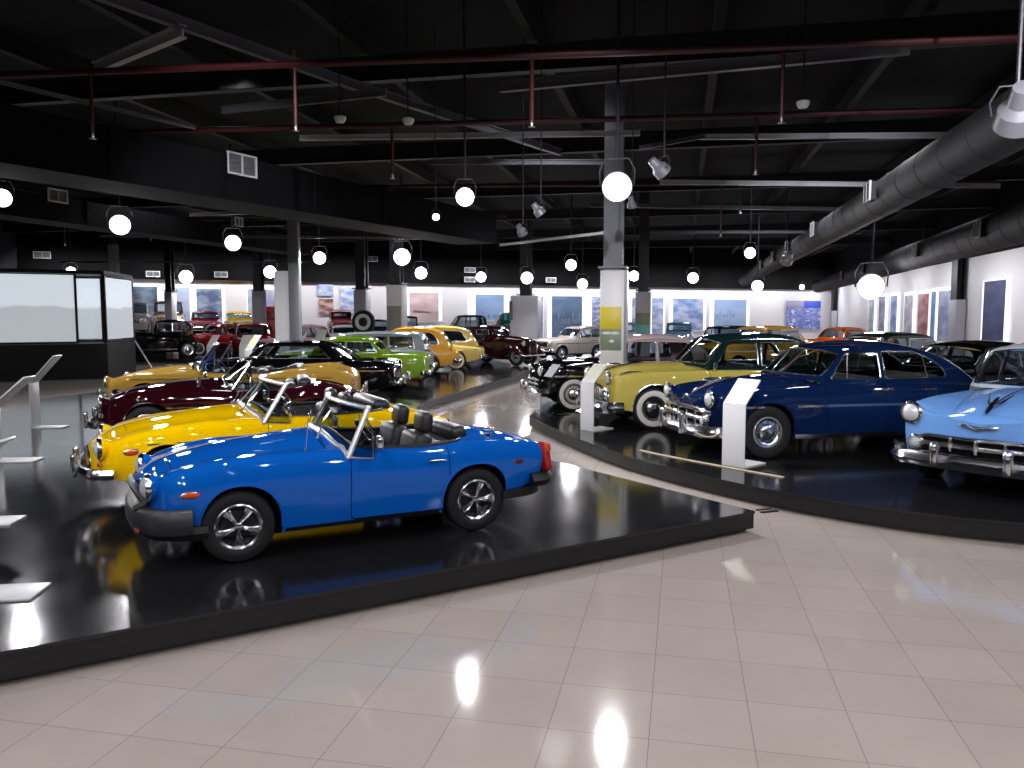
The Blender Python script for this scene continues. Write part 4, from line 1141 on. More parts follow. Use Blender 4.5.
    if lights == 2:
        c.headlights(lw+.04, lz, .07, ring=.014, out=.005); c.headlights(lw-.14, lz, .07, ring=.014, out=.005)
    elif kind == 'bug': c.headlights(.62, .66, .085, ring=.02, out=.0)
    else: c.headlights(lw, lz, .085, ring=.018, out=.01)
    if kind != 'bug':
        gw = lw-.13-(.1 if lights == 2 else 0); sq = dense(rounded([(-gw,lz-.14),(gw,lz-.14),(gw,lz+.08),(-gw,lz+.08)], .04), .08)
        g = M().tube(c.fpath(sq, .008), .014, 6, closed=True)
        T = [-1+2*i/14 for i in range(15)]
        if grille == 'bars':
            for i in range(4): g.tube(c.fpath([(gw*.98*t, lz-.10+.05*i) for t in T], .008), .009, 6)
        else:
            for i in range(19): g.tube(c.fpath([(gw*.97*(-1+i/9), lz-.13),(gw*.97*(-1+i/9), lz-.03),(gw*.97*(-1+i/9), lz+.07)], .008), .007, 5)
        o = c.add('grille', g, CHROME); c.add('grille_backing', c.fpanel(sq, .003), VOID, o)
    if bumpers:
        c.bumper(W*.97, c.xf+.08, .42, .12, .25, .04, 3.4); c.bumper(W*.95, c.xf-L-.08, .44, .12, .25, .04, 3.4, True)
    for sd in (1,-1):
        q = c.rear(sd*W*.78, tz-.22 if kind != 'bug' else .56); c.lamp('tail_lamp', (q.x, q.y, q.z), RED, (.03,.06,.09))
        p = c.fpath([(sd*lw*.95, lz-.2)], .004)[0]; c.lamp('indicator_lamp', tuple(p), AMBER, (.02,.05,.025))
    if kind != 'bug': c.spear(.3, L-.25, belt-.2, .022, .010)
    c.sill(.04); c.handle(wsb+1.0, belt-.09)
    if kind in ('sedan','wagon') and L > 4.1: c.handle(wsb+1.72, belt-.09)
    return c
def black_coupe():
    c = boxy('coupe', 'black hardtop coupe with chrome tail behind the long gold convertible', '#0b0b0e', 4.95, .85, 1.34, 2.85, .82, 'coupe', 1, fins=.03, white=True, trim='#d8d4cc', tyre=.33)
    c.guards((.5,-.5), c.xf-c.L-.11, .5, .22, .06, .09)
    return c
def green_sedan():
    c = boxy('sedan', 'lime green sedan with chrome rear bumper between the black coupe and the silver estate', '#7fa61e', 4.6, .82, 1.36, 2.65, .8, 'sedan', 1, fins=.05, trim='#3b4a1c')
    return c
# ------------------------------------------------------------------ cars of the thirties: narrow body, separate wings
def vintage(name, label, col, L=3.7, H=1.62, wb=2.5, tyre=.35, kind='coupe', lod=2, roofcol=None, white=False, wheelcol=None, spare=False, style='cap'):
    fo = .62; wsb = 1.55; W = .60
    end = L-.35
    prof = [(wsb,1.12),(wsb+.06,1.3),(wsb+.16,H-.10),(wsb+.26,H-.01),(wsb+.8,H+.03),(end-.45,H),(end-.2,H-.06),(end-.06,H-.35),(end,.98)]
    wz0, wz1 = 1.17, H-.14
    c = Car(name, label, 'car', lod=lod, col=col, roofcol=roofcol, L=L-.2, fo=fo-.1, wb=wb, W=W,
        w=[(0,.45),(.4,.5),(1.0,.66),(wsb,.92),(2.2,1),(L-1,1),(L-.2,.8)], zb=[(0,.42),(.5,.40),(L-.6,.40),(L-.2,.5)], zs=[(0,.92),(.5,1.0),(wsb,1.05),(L-1,1.05),(L-.5,.92),(L-.2,.72)], zc=[(0,1.0),(.5,1.08),(wsb,1.14),(L-1,1.10),(L-.5,.96),(L-.2,.74)],
        Rf=.10, Rr=.35, nf=2.6, zmf=.72, zmr=.66, ezf=.85, ezr=.6, bf=.03, br=.08, tyre=tyre, tw=.15, rim=tyre*.66, style=style, white=white, wheelcol=wheelcol, arch=.01, archr=.01, tread=-.17, kb=.93,
        door=[(wsb+.1, wsb+.95, .46, .05)], hood=(.08, wsb-.1, .24, .45),
        cabin=dict(prof=prof, wr=W*.86, drop=.06, ws=(1.19, H-.12, .05), rw=(1.2, H-.2, .06, .6), win=[([(wsb+.2,wz0),(wsb+.85,wz0),(wsb+.85,wz1),(wsb+.24,wz1)],.04)]+([([(wsb+.92,wz0),(end-.25,wz0),(end-.32,wz1),(wsb+.92,wz1)],.05)] if kind == 'sedan' else []), chr=.009, bowf=.04, bowr=.05, seats=[(wsb+.95,.95,(0,),.5)], seatz=.72, wheel=(wsb+.42,.28,1.15,.2), dash=wsb+.18))
    # wings over each wheel and running boards
    yw = W+.17-.075
    for sa, nm in ((fo-.1, 'front_wing'), (fo-.1+wb, 'rear_wing')):
        x0 = c.xf-sa; r = tyre+.055
        for sd in (1,-1):
            m = M(); rows = []
            for i in range(21):
                if nm == 'front_wing': a = R(18+(-18-0)*0)+R(150)*i/20+R(-5)
                else: a = R(10)+R(165)*i/20
                rr = r+(.05 if nm == 'front_wing' else .04)*math.sin(a)
                row = []
                for j in range(11):
                    q = -1+2*j/10; w_ = .17
                    row.append((x0+math.cos(a)*(rr-.10*abs(q)**3), sd*(yw+q*w_), tyre+math.sin(a)*(rr-.10*abs(q)**3)))
                rows.append(row)
            if nm == 'front_wing':   # tail of the wing sweeps down to the running board
                for t in (.33, .66, 1):
                    row = []
                    for j in range(11):
                        q = -1+2*j/10; row.append((x0-r*.93-t*.42, sd*(yw+q*.17), tyre+.09-.09*t*1.2+(-.05*abs(q)**3)*(1-t)))
                    rows.append(row)
            m.grid(rows); c.add(nm, m, c.paint, ang=60)
    for sd in (1,-1):
        c.add('running_board', M().box((0.0, sd*(yw-.02), tyre-.03), (wb-2*tyre-.5, .30, .035), bev=.012), DARK)
        h = M().lathe([(.01,-.12),(.07,-.10),(.11,-.02),(.115,.02),(.10,.035)], (c.xf-.22, sd*.36, .86), (1,0,0), 22); o = c.add('headlight', h, CHROME)
        c.add('headlight_lens', M().lathe([(.10,.03),(.06,.045),(0,.05)], (c.xf-.22, sd*.36, .86), (1,0,0), 22), LENS, o)
        c.lamp('tail_lamp', (c.xf-L+.25, sd*.55, .72), RED, (.03,.04,.04))
    g = M(); T = [-1+2*i/10 for i in range(11)]
    for i in range(9): g.tube(c.fpath([(.2*(-1+i/4), z) for z in (.52,.7,.9,.98)], .01), .007, 5)
    g.tube(c.fpath([(-.22,.5),(-.23,.8),(-.19,.97),(0,1.02),(.19,.97),(.23,.8),(.22,.5)], .012), .018, 8); c.add('grille', g, CHROME)
    c.bumper(.72, c.xf+.16, .42, .07, .2, .02, 3); c.bumper(.72, c.xf-L-.0, .42, .07, .2, .02, 3, True)
    c.add('bumper_iron', M().tube([(c.xf+.14,.3,.42),(c.xf-.3,.3,.42)],.02).tube([(c.xf+.14,-.3,.42),(c.xf-.3,-.3,.42)],.02).tube([(c.xf-L+.02,.3,.42),(c.xf-L+.6,.3,.42)],.02).tube([(c.xf-L+.02,-.3,.42),(c.xf-L+.6,-.3,.42)],.02), DARK)
    return c
# ------------------------------------------------------------------ the hall
HA = R(12)                       # the hall's long axis, measured from straight ahead towards the right
HD = Vector((math.sin(HA), math.cos(HA), 0)); HR = Vector((math.cos(HA), -math.sin(HA), 0))
def struct(o): o['kind'] = 'structure'; return o
def tiles_mat():
    m, nt, b = nodes_of('floor_tiles')
    tc = nt.nodes.new('ShaderNodeTexCoord'); mp = nt.nodes.new('ShaderNodeMapping'); mp.inputs['Rotation'].default_value = (0, 0, HA); mp.inputs['Location'].default_value = (.13, .2, 0)
    br = nt.nodes.new('ShaderNodeTexBrick'); br.offset = 0; br.inputs['Scale'].default_value = 1; br.inputs['Brick Width'].default_value = .52; br.inputs['Row Height'].default_value = .52
    br.inputs['Mortar Size'].default_value = .0022; br.inputs['Mortar Smooth'].default_value = .3; br.inputs['Color1'].default_value = rgb('#b5aaa2'); br.inputs['Color2'].default_value = rgb('#afa49c'); br.inputs['Mortar'].default_value = rgb('#7f7773'); br.inputs['Bias'].default_value = 0
    nt.links.new(tc.outputs['Object'], mp.inputs[0]); nt.links.new(mp.outputs[0], br.inputs['Vector'])
    n = nt.nodes.new('ShaderNodeTexNoise'); n.inputs['Scale'].default_value = 1.3; n.inputs['Detail'].default_value = 8; n.inputs['Roughness'].default_value = .65
    nt.links.new(tc.outputs['Object'], n.inputs['Vector'])
    mr = nt.nodes.new('ShaderNodeMapRange'); mr.inputs[3].default_value = .04; mr.inputs[4].default_value = .11; nt.links.new(n.outputs[0], mr.inputs[0]); nt.links.new(mr.outputs[0], b.inputs['Roughness'])
    mx = nt.nodes.new('ShaderNodeMix'); mx.data_type = 'RGBA'; mx.blend_type = 'MULTIPLY'; mx.inputs['Factor'].default_value = .35
    cr = nt.nodes.new('ShaderNodeValToRGB'); cr.color_ramp.elements[0].position = .3; cr.color_ramp.elements[0].color = (.72,.70,.69,1); cr.color_ramp.elements[1].position = .7; cr.color_ramp.elements[1].color = (1,1,1,1)
    nt.links.new(n.outputs[0], cr.inputs[0]); nt.links.new(br.outputs[0], mx.inputs['A']); nt.links.new(cr.outputs[0], mx.inputs['B']); nt.links.new(mx.outputs['Result'], b.inputs['Base Color'])
    setin(b, Specular_IOR_Level=.55)
    return m
def gloss_black():
    m, nt, b = nodes_of('black_platform_top')
    tc = nt.nodes.new('ShaderNodeTexCoord'); mp = nt.nodes.new('ShaderNodeMapping'); mp.inputs['Rotation'].default_value = (0, 0, R(-32))
    br = nt.nodes.new('ShaderNodeTexBrick'); br.offset = 0; br.inputs['Scale'].default_value = 1; br.inputs['Brick Width'].default_value = 1.22; br.inputs['Row Height'].default_value = 1.22; br.inputs['Mortar Size'].default_value = .004
    br.inputs['Color1'].default_value = (.011,.011,.013,1); br.inputs['Color2'].default_value = (.013,.013,.015,1); br.inputs['Mortar'].default_value = (.003,.003,.003,1)
    nt.links.new(tc.outputs['Object'], mp.inputs[0]); nt.links.new(mp.outputs[0], br.inputs['Vector']); nt.links.new(br.outputs[0], b.inputs['Base Color'])
    n = nt.nodes.new('ShaderNodeTexNoise'); n.inputs['Scale'].default_value = 2.2; n.inputs['Detail'].default_value = 6
    nt.links.new(tc.outputs['Object'], n.inputs['Vector']); mr = nt.nodes.new('ShaderNodeMapRange'); mr.inputs[3].default_value = .07; mr.inputs[4].default_value = .16; nt.links.new(n.outputs[0], mr.inputs[0]); nt.links.new(mr.outputs[0], b.inputs['Roughness'])
    setin(b, Specular_IOR_Level=.5)
    return m
TOPM = gloss_black()
FASC = plain('black_fascia', '#101013', .35)
WALLM = plain('white_wall_paint', '#e4e2e6', .6)
CEILM = plain('black_ceiling_paint', '#060607', .9, spec=.2)
STEELB = plain('dark_painted_steel', '#2c2c33', .45, .3)
GREYST = plain('grey_painted_steel', '#77787f', .4, .2)
DUCTM = plain('dark_grey_duct', '#33333a', .7)
REDP = plain('red_sprinkler_pipe', '#3d0d12', .5)
WHITEP = plain('white_powder_coat', '#d6d6d8', .4)
def build_room():
    struct(M().box((5, 42, -.05), (110, 130, .1)).build('floor', tiles_mat()))
    struct(M().box((5, 42, 7.25), (110, 130, .1)).build('ceiling', CEILM))
    # walls
    L0 = Vector((-26.5, 43.9, 0)); L1 = Vector((27.0, 67.2, 0)); Rt = Vector((14.5, 11.5, 0))
    def wall(name, a, b, z0, z1, t, mat):
        d = (b-a).normalized(); n = Vector((d.y, -d.x, 0)); 
        pts = [a, b, b-n*t, a-n*t]
        return struct(M().prism([(p.x, p.y, z0) for p in pts], (0, 0, z1-z0)).build(name, mat))
    wall('wall_back', L0, L1, 0, 4.25, .3, WALLM)
    wall('wall_right', L1, Rt, 0, 4.6, .3, WALLM)
    wall('trim_1', L0+Vector((0,-.6,0)), L1+Vector((-.6,-.6,0)), 4.2, 7.2, .3, CEILM)      # black bulkhead over the back wall
    wall('wall_left', Vector((-30, -4, 0)), L0, 0, 7.2, .3, plain('dark_wall', '#2a2a30', .7))
    wall('trim_2', L1+Vector((-.4,0,0)), Rt, 4.6, 7.2, .3, CEILM)
    return L0, L1, Rt
BL0, BL1, RT = build_room()
BD = (BL1-BL0).normalized(); BN = Vector((BD.y, -BD.x, 0))
RD = (RT-BL1).normalized(); RN = Vector((RD.y, -RD.x, 0))
# ------------------------------------------------------------------ display platforms
def platform(name, label, pts, h, group=None, curved=False):
    root = empty(name, (sum(p[0] for p in pts)/len(pts), sum(p[1] for p in pts)/len(pts), 0), 0, label, 'platform', group)
    o = root.location
    P = [Vector((p[0]-o.x, p[1]-o.y, 0)) for p in pts]
    M().prism([p+Vector((0,0,h-.025)) for p in P], (0,0,.025)).build('platform_top', TOPM, root)
    ip = [Vector(q+(0,)) for q in offset([(p.x, p.y) for p in P], .012)]
    M().prism([p+Vector((0,0,.045)) for p in ip], (0,0,h-.071)).build('fascia', FASC, root)
    ip = [Vector(q+(0,)) for q in offset([(p.x, p.y) for p in P], .10)]
    M().prism(ip, (0,0,.046)).build('plinth', plain('grey_plinth', '#6d675f', .6), root)
    return root
A_ = at(755, 511); B_ = at(558, 462); Fp = at(0, 652)
LP = [(A_.x, A_.y), (B_.x, B_.y), (-2.2, 14.6), (-1.9, 18.2), (.9, 28.6), (-1, 35.2), (-10, 31.5), (-10.2, 21), (-10.9, 18.2), (-9.6, 13.75), (-14, 12.4), (-16, 4), (Fp.x*3.1-A_.x*2.1, Fp.y*3.1-A_.y*2.1)]
platform('display_platform', 'black glossy platform under the blue roadster and the cars in line behind it', LP, PH)
fr = [at(x, y) for x, y in ((529,416),(545,424),(563,432),(582,440),(603,448),(628,456),(655,463.5),(685,471),(720,479),(757,487),(800,495),(850,503),(905,511),(965,518),(1024,523))]
RP = [(p.x, p.y) for p in fr]+[(6.4,6.2),(9.6,4.4),(13.4,9),(15.6,19),(15.5,26.5),(2.0,22.5),(.75,17.5)]
platform('display_platform', 'black platform with curved front edge under the dark blue and light blue sedans', RP, PH)
strip = [at(640+i*(783-640)/14, 450.5+27.2*(i/14)**.93) for i in range(15)]
tag(M().sweep([p+Vector((0,0,.002)) for p in strip], [(-.03,0),(.03,0),(.03,.008),(-.03,.008)]).build('edge_strip', plain('cream_edge_strip', '#b9aa8a', .5)), 'cream strip lying along the curved edge of the right platform', 'edge strip')
platform('display_platform', 'black platform under the white saloon in front of the back wall', [(1.1,33.4),(5.8,31.8),(6.2,39.2),(2.4,39.6)], PH)
platform('display_platform', 'black platform under the dark red cars at the far left', [(-18,35.6),(-16,35.6),(-7.2,33.6),(-7.2,43.1),(-13.6,42.4),(-18,39.5)], PH)
platform('display_platform', 'raised black stage along the back wall carrying the old trucks', [(-23.4,39.2),(-14,43.1),(-8.8,45.0),(-8.8,50.8),(-23.4,44.4)], .95)
platform('display_platform', 'black platform under the row of distant cars before the sailing banner', [(-8.6,43.3),(-5,43.3),(1.6,45.4),(1.6,53.5),(-8.6,49.8)], .4)
platform('display_platform', 'black platform under the two small pale blue cars by the cloudy sky banner', [(4.8,40),(12.2,40),(12.2,48),(4.8,48)], .25)
platform('display_platform', 'black platform under the orange car in the far right corner', [(5.9,28.2),(10.5,28.4),(17.5,30.2),(18.5,38.5),(9.0,37.5),(6.9,32.4)], PH)
# ------------------------------------------------------------------ columns
def column(px, Y, w, ptop, pbase, label, panels=(), upper=None, dep=None, rot=-12, cat='column', postm=None, z0=0):
    """px centre; cladding from the floor to ptop (image row), a thinner steel post above"""
    p = atY(px, 315, Y); zt = atY(px, ptop, Y).z
    root = empty('column', (p.x, p.y, 0), R(rot), label, cat)
    dep = dep or w
    M().box((0, 0, (zt+z0)/2), (w, dep, zt-z0), bev=.012).build('cladding', panels[0] if panels else WHITEP, root)
    pw = upper or w*.6
    m = M()
    for sg in (-1, 1): m.box((0, sg*pw*.42, (zt+6.9)/2), (pw, pw*.1, 6.9-zt))
    m.box((0, 0, (zt+6.9)/2), (pw*.12, pw*.8, 6.9-zt)); m.box((0, 0, zt+.06), (pw*1.5, pw*1.5, .04))
    m.build('steel_post', postm or STEELB, root)
    return root, zt
def wall_panel(root, name, c, d, mat): return M().box(c, d, bev=.004).build(name, mat, root)
r_, zt = column(613, 15.6, .46, 271, PH+.001, 'white column with a yellow square panel standing behind the cream sedan', [WHITEP], .36, postm=plain('dim_grey_steel', '#5b5c63', .5, .2), z0=PH+.001)
zz = lambda y: atY(613, y, 15.5).z
wall_panel(r_, 'yellow_panel', (-.02, -.24, (zz(307)+zz(329))/2), (.40, .02, zz(307)-zz(329)), plain('yellow_panel', '#cdb916', .45))
wall_panel(r_, 'picture_panel', (-.02, -.24, (zz(329)+zz(350))/2), (.40, .02, zz(329)-zz(350)), plain('grey_green_panel', '#71806a', .45))
w_ = M()
for dx in (-.1, .06): w_.ell((dx, -.255, zz(333)), (.09,.006,.025), n=12, m=6)
w_.ell((.0, -.255, zz(341)), (.05,.006,.03), n=12, m=6); w_.build('picture_marks', WHITEP, r_)
M().box((.255, 0, (zt+.23)/2), (.05, .48, zt-.23)).build('side_channel', GREYST, r_)
r_, zt = column(295.5, 27, .34, 222, 0, 'tall grey steel column with a white panel at its left behind the black coupe', [GREYST], .26, rot=0, z0=PH+.001)
M().box((-.42, 0, (atY(284,271,27).z+.9)/2), (.52, .08, atY(284,271,27).z-.9)).build('white_panel', WHITEP, r_)
r_, zt = column(397, 31, .62, 285, 0, 'grey column with a dark poster low down behind the silver estate', [plain('light_grey_clad', '#a9a9b2', .5)], .42, z0=PH+.001)
zz = lambda y: atY(397, y, 31).z
wall_panel(r_, 'poster', (0, -.325, (zz(306)+zz(345))/2), (.56, .02, zz(306)-zz(345)), plain('dark_grey_poster', '#5d6066', .5))
r_, zt = column(362.5, 36, .58, 290, 0, 'grey column behind the white rimmed spare wheel', [plain('light_grey_clad', '#a9a9b2', .5)], .45)
r_, zt = column(526, 38, 1.3, 296, 0, 'wide light grey column between the maroon coupe and the white saloon', [plain('pale_grey_clad', '#b4b4be', .5)], .5, dep=1.0)
wall_panel(r_, 'plaque', (-.62, -.51, 2.35), (.16, .03, .9), plain('dark_grey_poster', '#5d6066', .5))
r_, zt = column(643, 30, .55, 292, 0, 'column with green and grey picture panels right of the yellow panel column', [plain('light_grey_clad', '#a9a9b2', .5)], .36)
zz = lambda y: atY(643, y, 30).z
wall_panel(r_, 'picture_panel', (0, -.285, (zz(313)+zz(325))/2), (.5, .02, zz(313)-zz(325)), plain('grey_green_panel', '#71806a', .45))
wall_panel(r_, 'teal_panel', (0, -.285, (zz(325)+zz(338))/2), (.5, .02, zz(325)-zz(338)), plain('teal_panel', '#4fa39a', .45))
r_, zt = column(171, 41, .42, 292, 0, 'slim white column in front of the tan truck', [WHITEP], .34)
r_, zt = column(259.5, 44, .55, 291, 0, 'pale column behind the yellow hatchback', [plain('light_grey_clad', '#a9a9b2', .5)], .45, z0=.951)
r_, zt = column(116, 34, .3, 245, 0, 'slim grey post behind the white display case', [GREYST], .2)
for px, Y, pt, lb in ((963, 33.5, 300, 'dark steel post on grey cladding against the right wall beside the tall dark banner'), (837, 63, 311, 'dark steel post in the far right corner of the hall')):
    p = BL1+RD*0; 
    q = ray(px, 315); 
    # meet the right wall
    k = (BL1-Vector((0,0,0))).dot(RN)/(Vector((q.x, q.y, 0)).dot(RN)); P0 = Vector((q.x*k, q.y*k, 0))+RN*.25
    zc_ = CZ+(315-pt)/F*P0.y
    rt = empty('wall_post', (P0.x, P0.y, 0), math.atan2(RD.y, RD.x), lb, 'post')
    M().box((0,0,zc_/2), (1.0,.4,zc_), bev=.01).build('cladding', plain('light_grey_clad', '#a9a9b2', .5), rt)
    m = M().box((0,-.15,(zc_+5.2)/2), (.8,.05,5.2-zc_)).box((0,.15,(zc_+5.2)/2), (.8,.05,5.2-zc_)).box((0,0,(zc_+5.2)/2), (.06,.3,5.2-zc_)); m.build('steel_post', plain('near_black_steel', '#17171b', .5), rt)
# ------------------------------------------------------------------ banners
def banner_mat(name, base, c2, scale=1.2, seed=0, c3=None):
    m, nt, b = nodes_of(name)
    tc = nt.nodes.new('ShaderNodeTexCoord'); mp = nt.nodes.new('ShaderNodeMapping'); mp.inputs['Location'].default_value = (seed*3.1, seed*1.7, seed); mp.inputs['Scale'].default_value = (1, 1, 2.2)
    n = nt.nodes.new('ShaderNodeTexNoise'); n.inputs['Scale'].default_value = scale; n.inputs['Detail'].default_value = 5
    cr = nt.nodes.new('ShaderNodeValToRGB'); e = cr.color_ramp.elements; e[0].position = .40; e[0].color = rgb(base); e[1].position = .62; e[1].color = rgb(c2)
    if c3: x = e.new(.55); x.color = rgb(c3)
    nt.links.new(tc.outputs['Object'], mp.inputs[0]); nt.links.new(mp.outputs[0], n.inputs['Vector']); nt.links.new(n.outputs[0], cr.inputs[0]); nt.links.new(cr.outputs[0], b.inputs['Base Color'])
    setin(b, Roughness=.6, Specular_IOR_Level=.2); return m
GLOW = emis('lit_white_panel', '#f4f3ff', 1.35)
def banner(name, P0, P1, n, x0, x1, y0, y1, mat, label, group=None, glow=.3, gtop=.18, marks=None, cat='banner'):
    """image columns x0..x1 and rows y0..y1 on the wall through P0, P1 with normal n"""
    def onwall(px):
        q = ray(px, 315); d = Vector((q.x, q.y, 0)); k = P0.dot(n)/d.dot(n); return d*k
    a, b = onwall(x0), onwall(x1); c = (a+b)/2; zt = CZ+(315-y0)/F*c.y*1.0; zb = CZ+(315-y1)/F*c.y
    w = (b-a).length; h = zt-zb
    root = empty(name, (c.x+n.x*.14, c.y+n.y*.14, (zt+zb)/2), math.atan2((b-a).y, (b-a).x), label, cat, group)
    M().box((0, 0, 0), (w, .03, h)).build('printed_panel', mat, root)
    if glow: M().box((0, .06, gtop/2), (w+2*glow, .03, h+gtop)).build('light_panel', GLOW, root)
    if marks: marks(root, w, h)
    return root, w, h
def script_marks(root, w, h):
    m = M(); y = -.02
    for i, (fx, k) in enumerate(((-.4,'o'),(-.28,'l'),(-.16,'o'),(-.05,'o'),(.07,'o'),(.2,'l'),(.3,'o'),(.40,'l'))):
        x = fx*w
        if k == 'l': m.box((x, y, -.02*h), (.035, .008, .24*h))
        else: m.tube([(x+.09*math.cos(a), y, -.10*h+.13*math.sin(a)*1.2) for a in [2*PI*j/12 for j in range(12)]], .016, 5, closed=True)
    m.build('lettering', plain('pale_grey_print', '#b9c2cc', .6), root)
def script_marks2(root, w, h):
    m = M(); y = -.02
    for i, fx in enumerate((-.42,-.32,-.22,-.12,-.02,.08)):
        x = fx*w
        if i in (1, 4): m.box((x, y, .12*h), (.03, .008, .2*h))
        else: m.tube([(x+.10*math.cos(a), y, .06*h+.12*math.sin(a)) for a in [PI+1.2*PI*j/10 for j in range(11)]], .018, 5)
    m.build('lettering', plain('deep_blue_print', '#5f78a6', .6), root)
def sails(root, w, h):
    m = M()
    for fx in (-.1, .12, .26, .36): m.prism([(fx*w, -.02, -.40*h), (fx*w+.16, -.02, -.40*h), (fx*w+.12, -.02, -.25*h)], (0, -.006, 0))
    m.build('boat_prints', plain('slate_print', '#5c6a80', .6), root)
def coast(root, w, h):
    m = M().prism([(-.36*w,-.02,-.12*h),(.1*w,-.02,-.16*h),(.3*w,-.02,-.22*h),(-.4*w,-.02,-.2*h)], (0,-.006,0)); m.build('landscape_print', plain('brown_print', '#7d5d5c', .6), root)
bk = lambda *a, **k: banner('banner', BL0, BL1, BN, *a, **k)
bk(134, 158, 287, 318, banner_mat('slate_harbour', '#3e4a58', '#77879a', 1.1, 1), 'dark slate picture banner above the white truck at the far left', glow=.18)
bk(166, 190, 288, 326, banner_mat('pale_blue_a', '#a6b6d6', '#c2cde4', .5, 2), 'pale blue banner half hidden behind the slim white column', glow=.18)
bk(197, 222, 289, 326, banner_mat('blue_grey_wave', '#5d6f93', '#a7b6d0', 1.2, 3), 'blue grey wave picture banner left of the yellow hatchback', glow=.2)
bk(248, 275, 290, 326, banner_mat('grey_blue_mask', '#8f97b2', '#b7bdd2', 1.0, 4), 'greyish blue banner behind the pale column by the yellow hatchback', glow=.05)
bk(279, 292, 301, 324, banner_mat('green_field', '#6f7d68', '#b3b77f', 1.2, 5), 'small green landscape picture left of the tall grey column', glow=.1)
bk(318, 333, 284, 296, banner_mat('blue_dunes', '#7f91b4', '#bac6dc', 2.0, 6), 'small blue picture above the small brown one at the left of the spare wheel', glow=0)
bk(319, 333, 299, 314, banner_mat('brown_room', '#7d4b4b', '#c9b3ac', 1.6, 7), 'small reddish brown picture below the small blue one', glow=0)
bk(340, 356, 286, 313, banner_mat('blue_rock', '#7f9bd0', '#d7d3d6', 1.4, 8), 'blue and white picture left of the column with the spare wheel', glow=0)
bk(409, 438, 293, 321, banner_mat('desert_pink', '#c4a9ad', '#d9c6c3', .8, 9), 'pinkish desert picture banner above the silver estate', glow=.25, marks=coast)
bk(475, 503, 295, 320, banner_mat('sailing_blue', '#7f9ac4', '#93add2', .5, 10), 'pale blue banner with small sailing boats above the maroon coupe', glow=.55, marks=sails)
bk(533, 542, 297, 338, banner_mat('grey_blue_mask2', '#8188a4', '#a6aec6', 1.0, 11), 'narrow grey blue banner right of the wide light grey column', glow=.06)
bk(551, 581, 296.5, 338, banner_mat('steel_blue', '#5d7494', '#7088a8', .6, 12), 'steel blue banner with pale lettering behind the white saloon', glow=.32, marks=script_marks)
bk(591, 607, 297, 338, banner_mat('cloud_stripes', '#7b86ac', '#c3cbe2', 2.4, 13), 'cloud striped banner half hidden by the yellow panel column', glow=.5)
bk(631, 641, 298, 336, banner_mat('cloud_blue_b', '#8b96bc', '#c9d0e6', 1.5, 14), 'narrow cloudy blue banner left of the teal panel column', glow=.3)
bk(651, 662, 298, 336, banner_mat('cloud_blue_c', '#8fa0cc', '#cbd4ec', 1.5, 15), 'narrow cloudy blue banner right of the teal panel column', glow=.2)
bk(672, 702, 299, 330, banner_mat('sky_clouds', '#7f98d2', '#c4d0ee', 1.2, 16), 'cloudy sky banner above the small light blue car', glow=.3)
bk(713, 745, 300, 334, banner_mat('pale_sky_script', '#93acd6', '#a9c0e2', .5, 17), 'pale sky blue banner with blue script lettering', glow=.35, marks=script_marks2)
r_, w, h = bk(785, 819, 301, 329, banner_mat('comic_blue', '#8f9ccc', '#c9cdea', 1.8, 18, '#5763ae'), 'blue collage poster on the back wall left of the orange car', glow=0)
wall_panel(r_, 'blue_header', (w*.25, -.025, h*.38), (w*.5, .01, h*.24), plain('royal_blue_print', '#4054c4', .6)); wall_panel(r_, 'grey_header', (-w*.25, -.025, h*.38), (w*.5, .01, h*.24), plain('grey_lilac_print', '#9a98b4', .6))
rb = lambda *a, **k: banner('banner', BL1, RT, RN, *a, **k)
for x0, x1, y0, y1, cols, lb in ((871,876,297,336,('#9aa4b6','#c3cad6'),'thin pale grey banner farthest along the right wall'), (881,887,297,337,('#8d92b0','#b8bdd4'),'thin lilac grey banner second farthest along the right wall'),
    (893,899,296,338,('#7f93c2','#adbbdc'),'thin soft blue banner left of the pale figure banner on the right wall'), (907,915,295.5,339,('#b9b7c4','#d8d6de'),'pale whitish banner left of the red banner on the right wall'), (921,931,294,340,('#a9606a','#c7a0a4'),'faded red banner on the right wall'),
    (923+11,944-6,292,340,('#6f9fd0','#8fb4dc'),'thin bright blue banner right of the red banner on the right wall'), (941.5,953,291,341,('#8890b8','#b4b9d4'),'lilac banner left of the dark post on the right wall')):
    rb(x0, x1, y0, y1, banner_mat('right_'+cols[0][1:], cols[0], cols[1], 1.0, x0), lb, glow=.36 if x0 < 920 else .2)
rb(987, 1008, 281, 347, banner_mat('indigo_tall', '#3b4064', '#4d5078', 1.0, 77), 'tall dark indigo banner on the right wall behind the black fastback', glow=.35, gtop=.05)
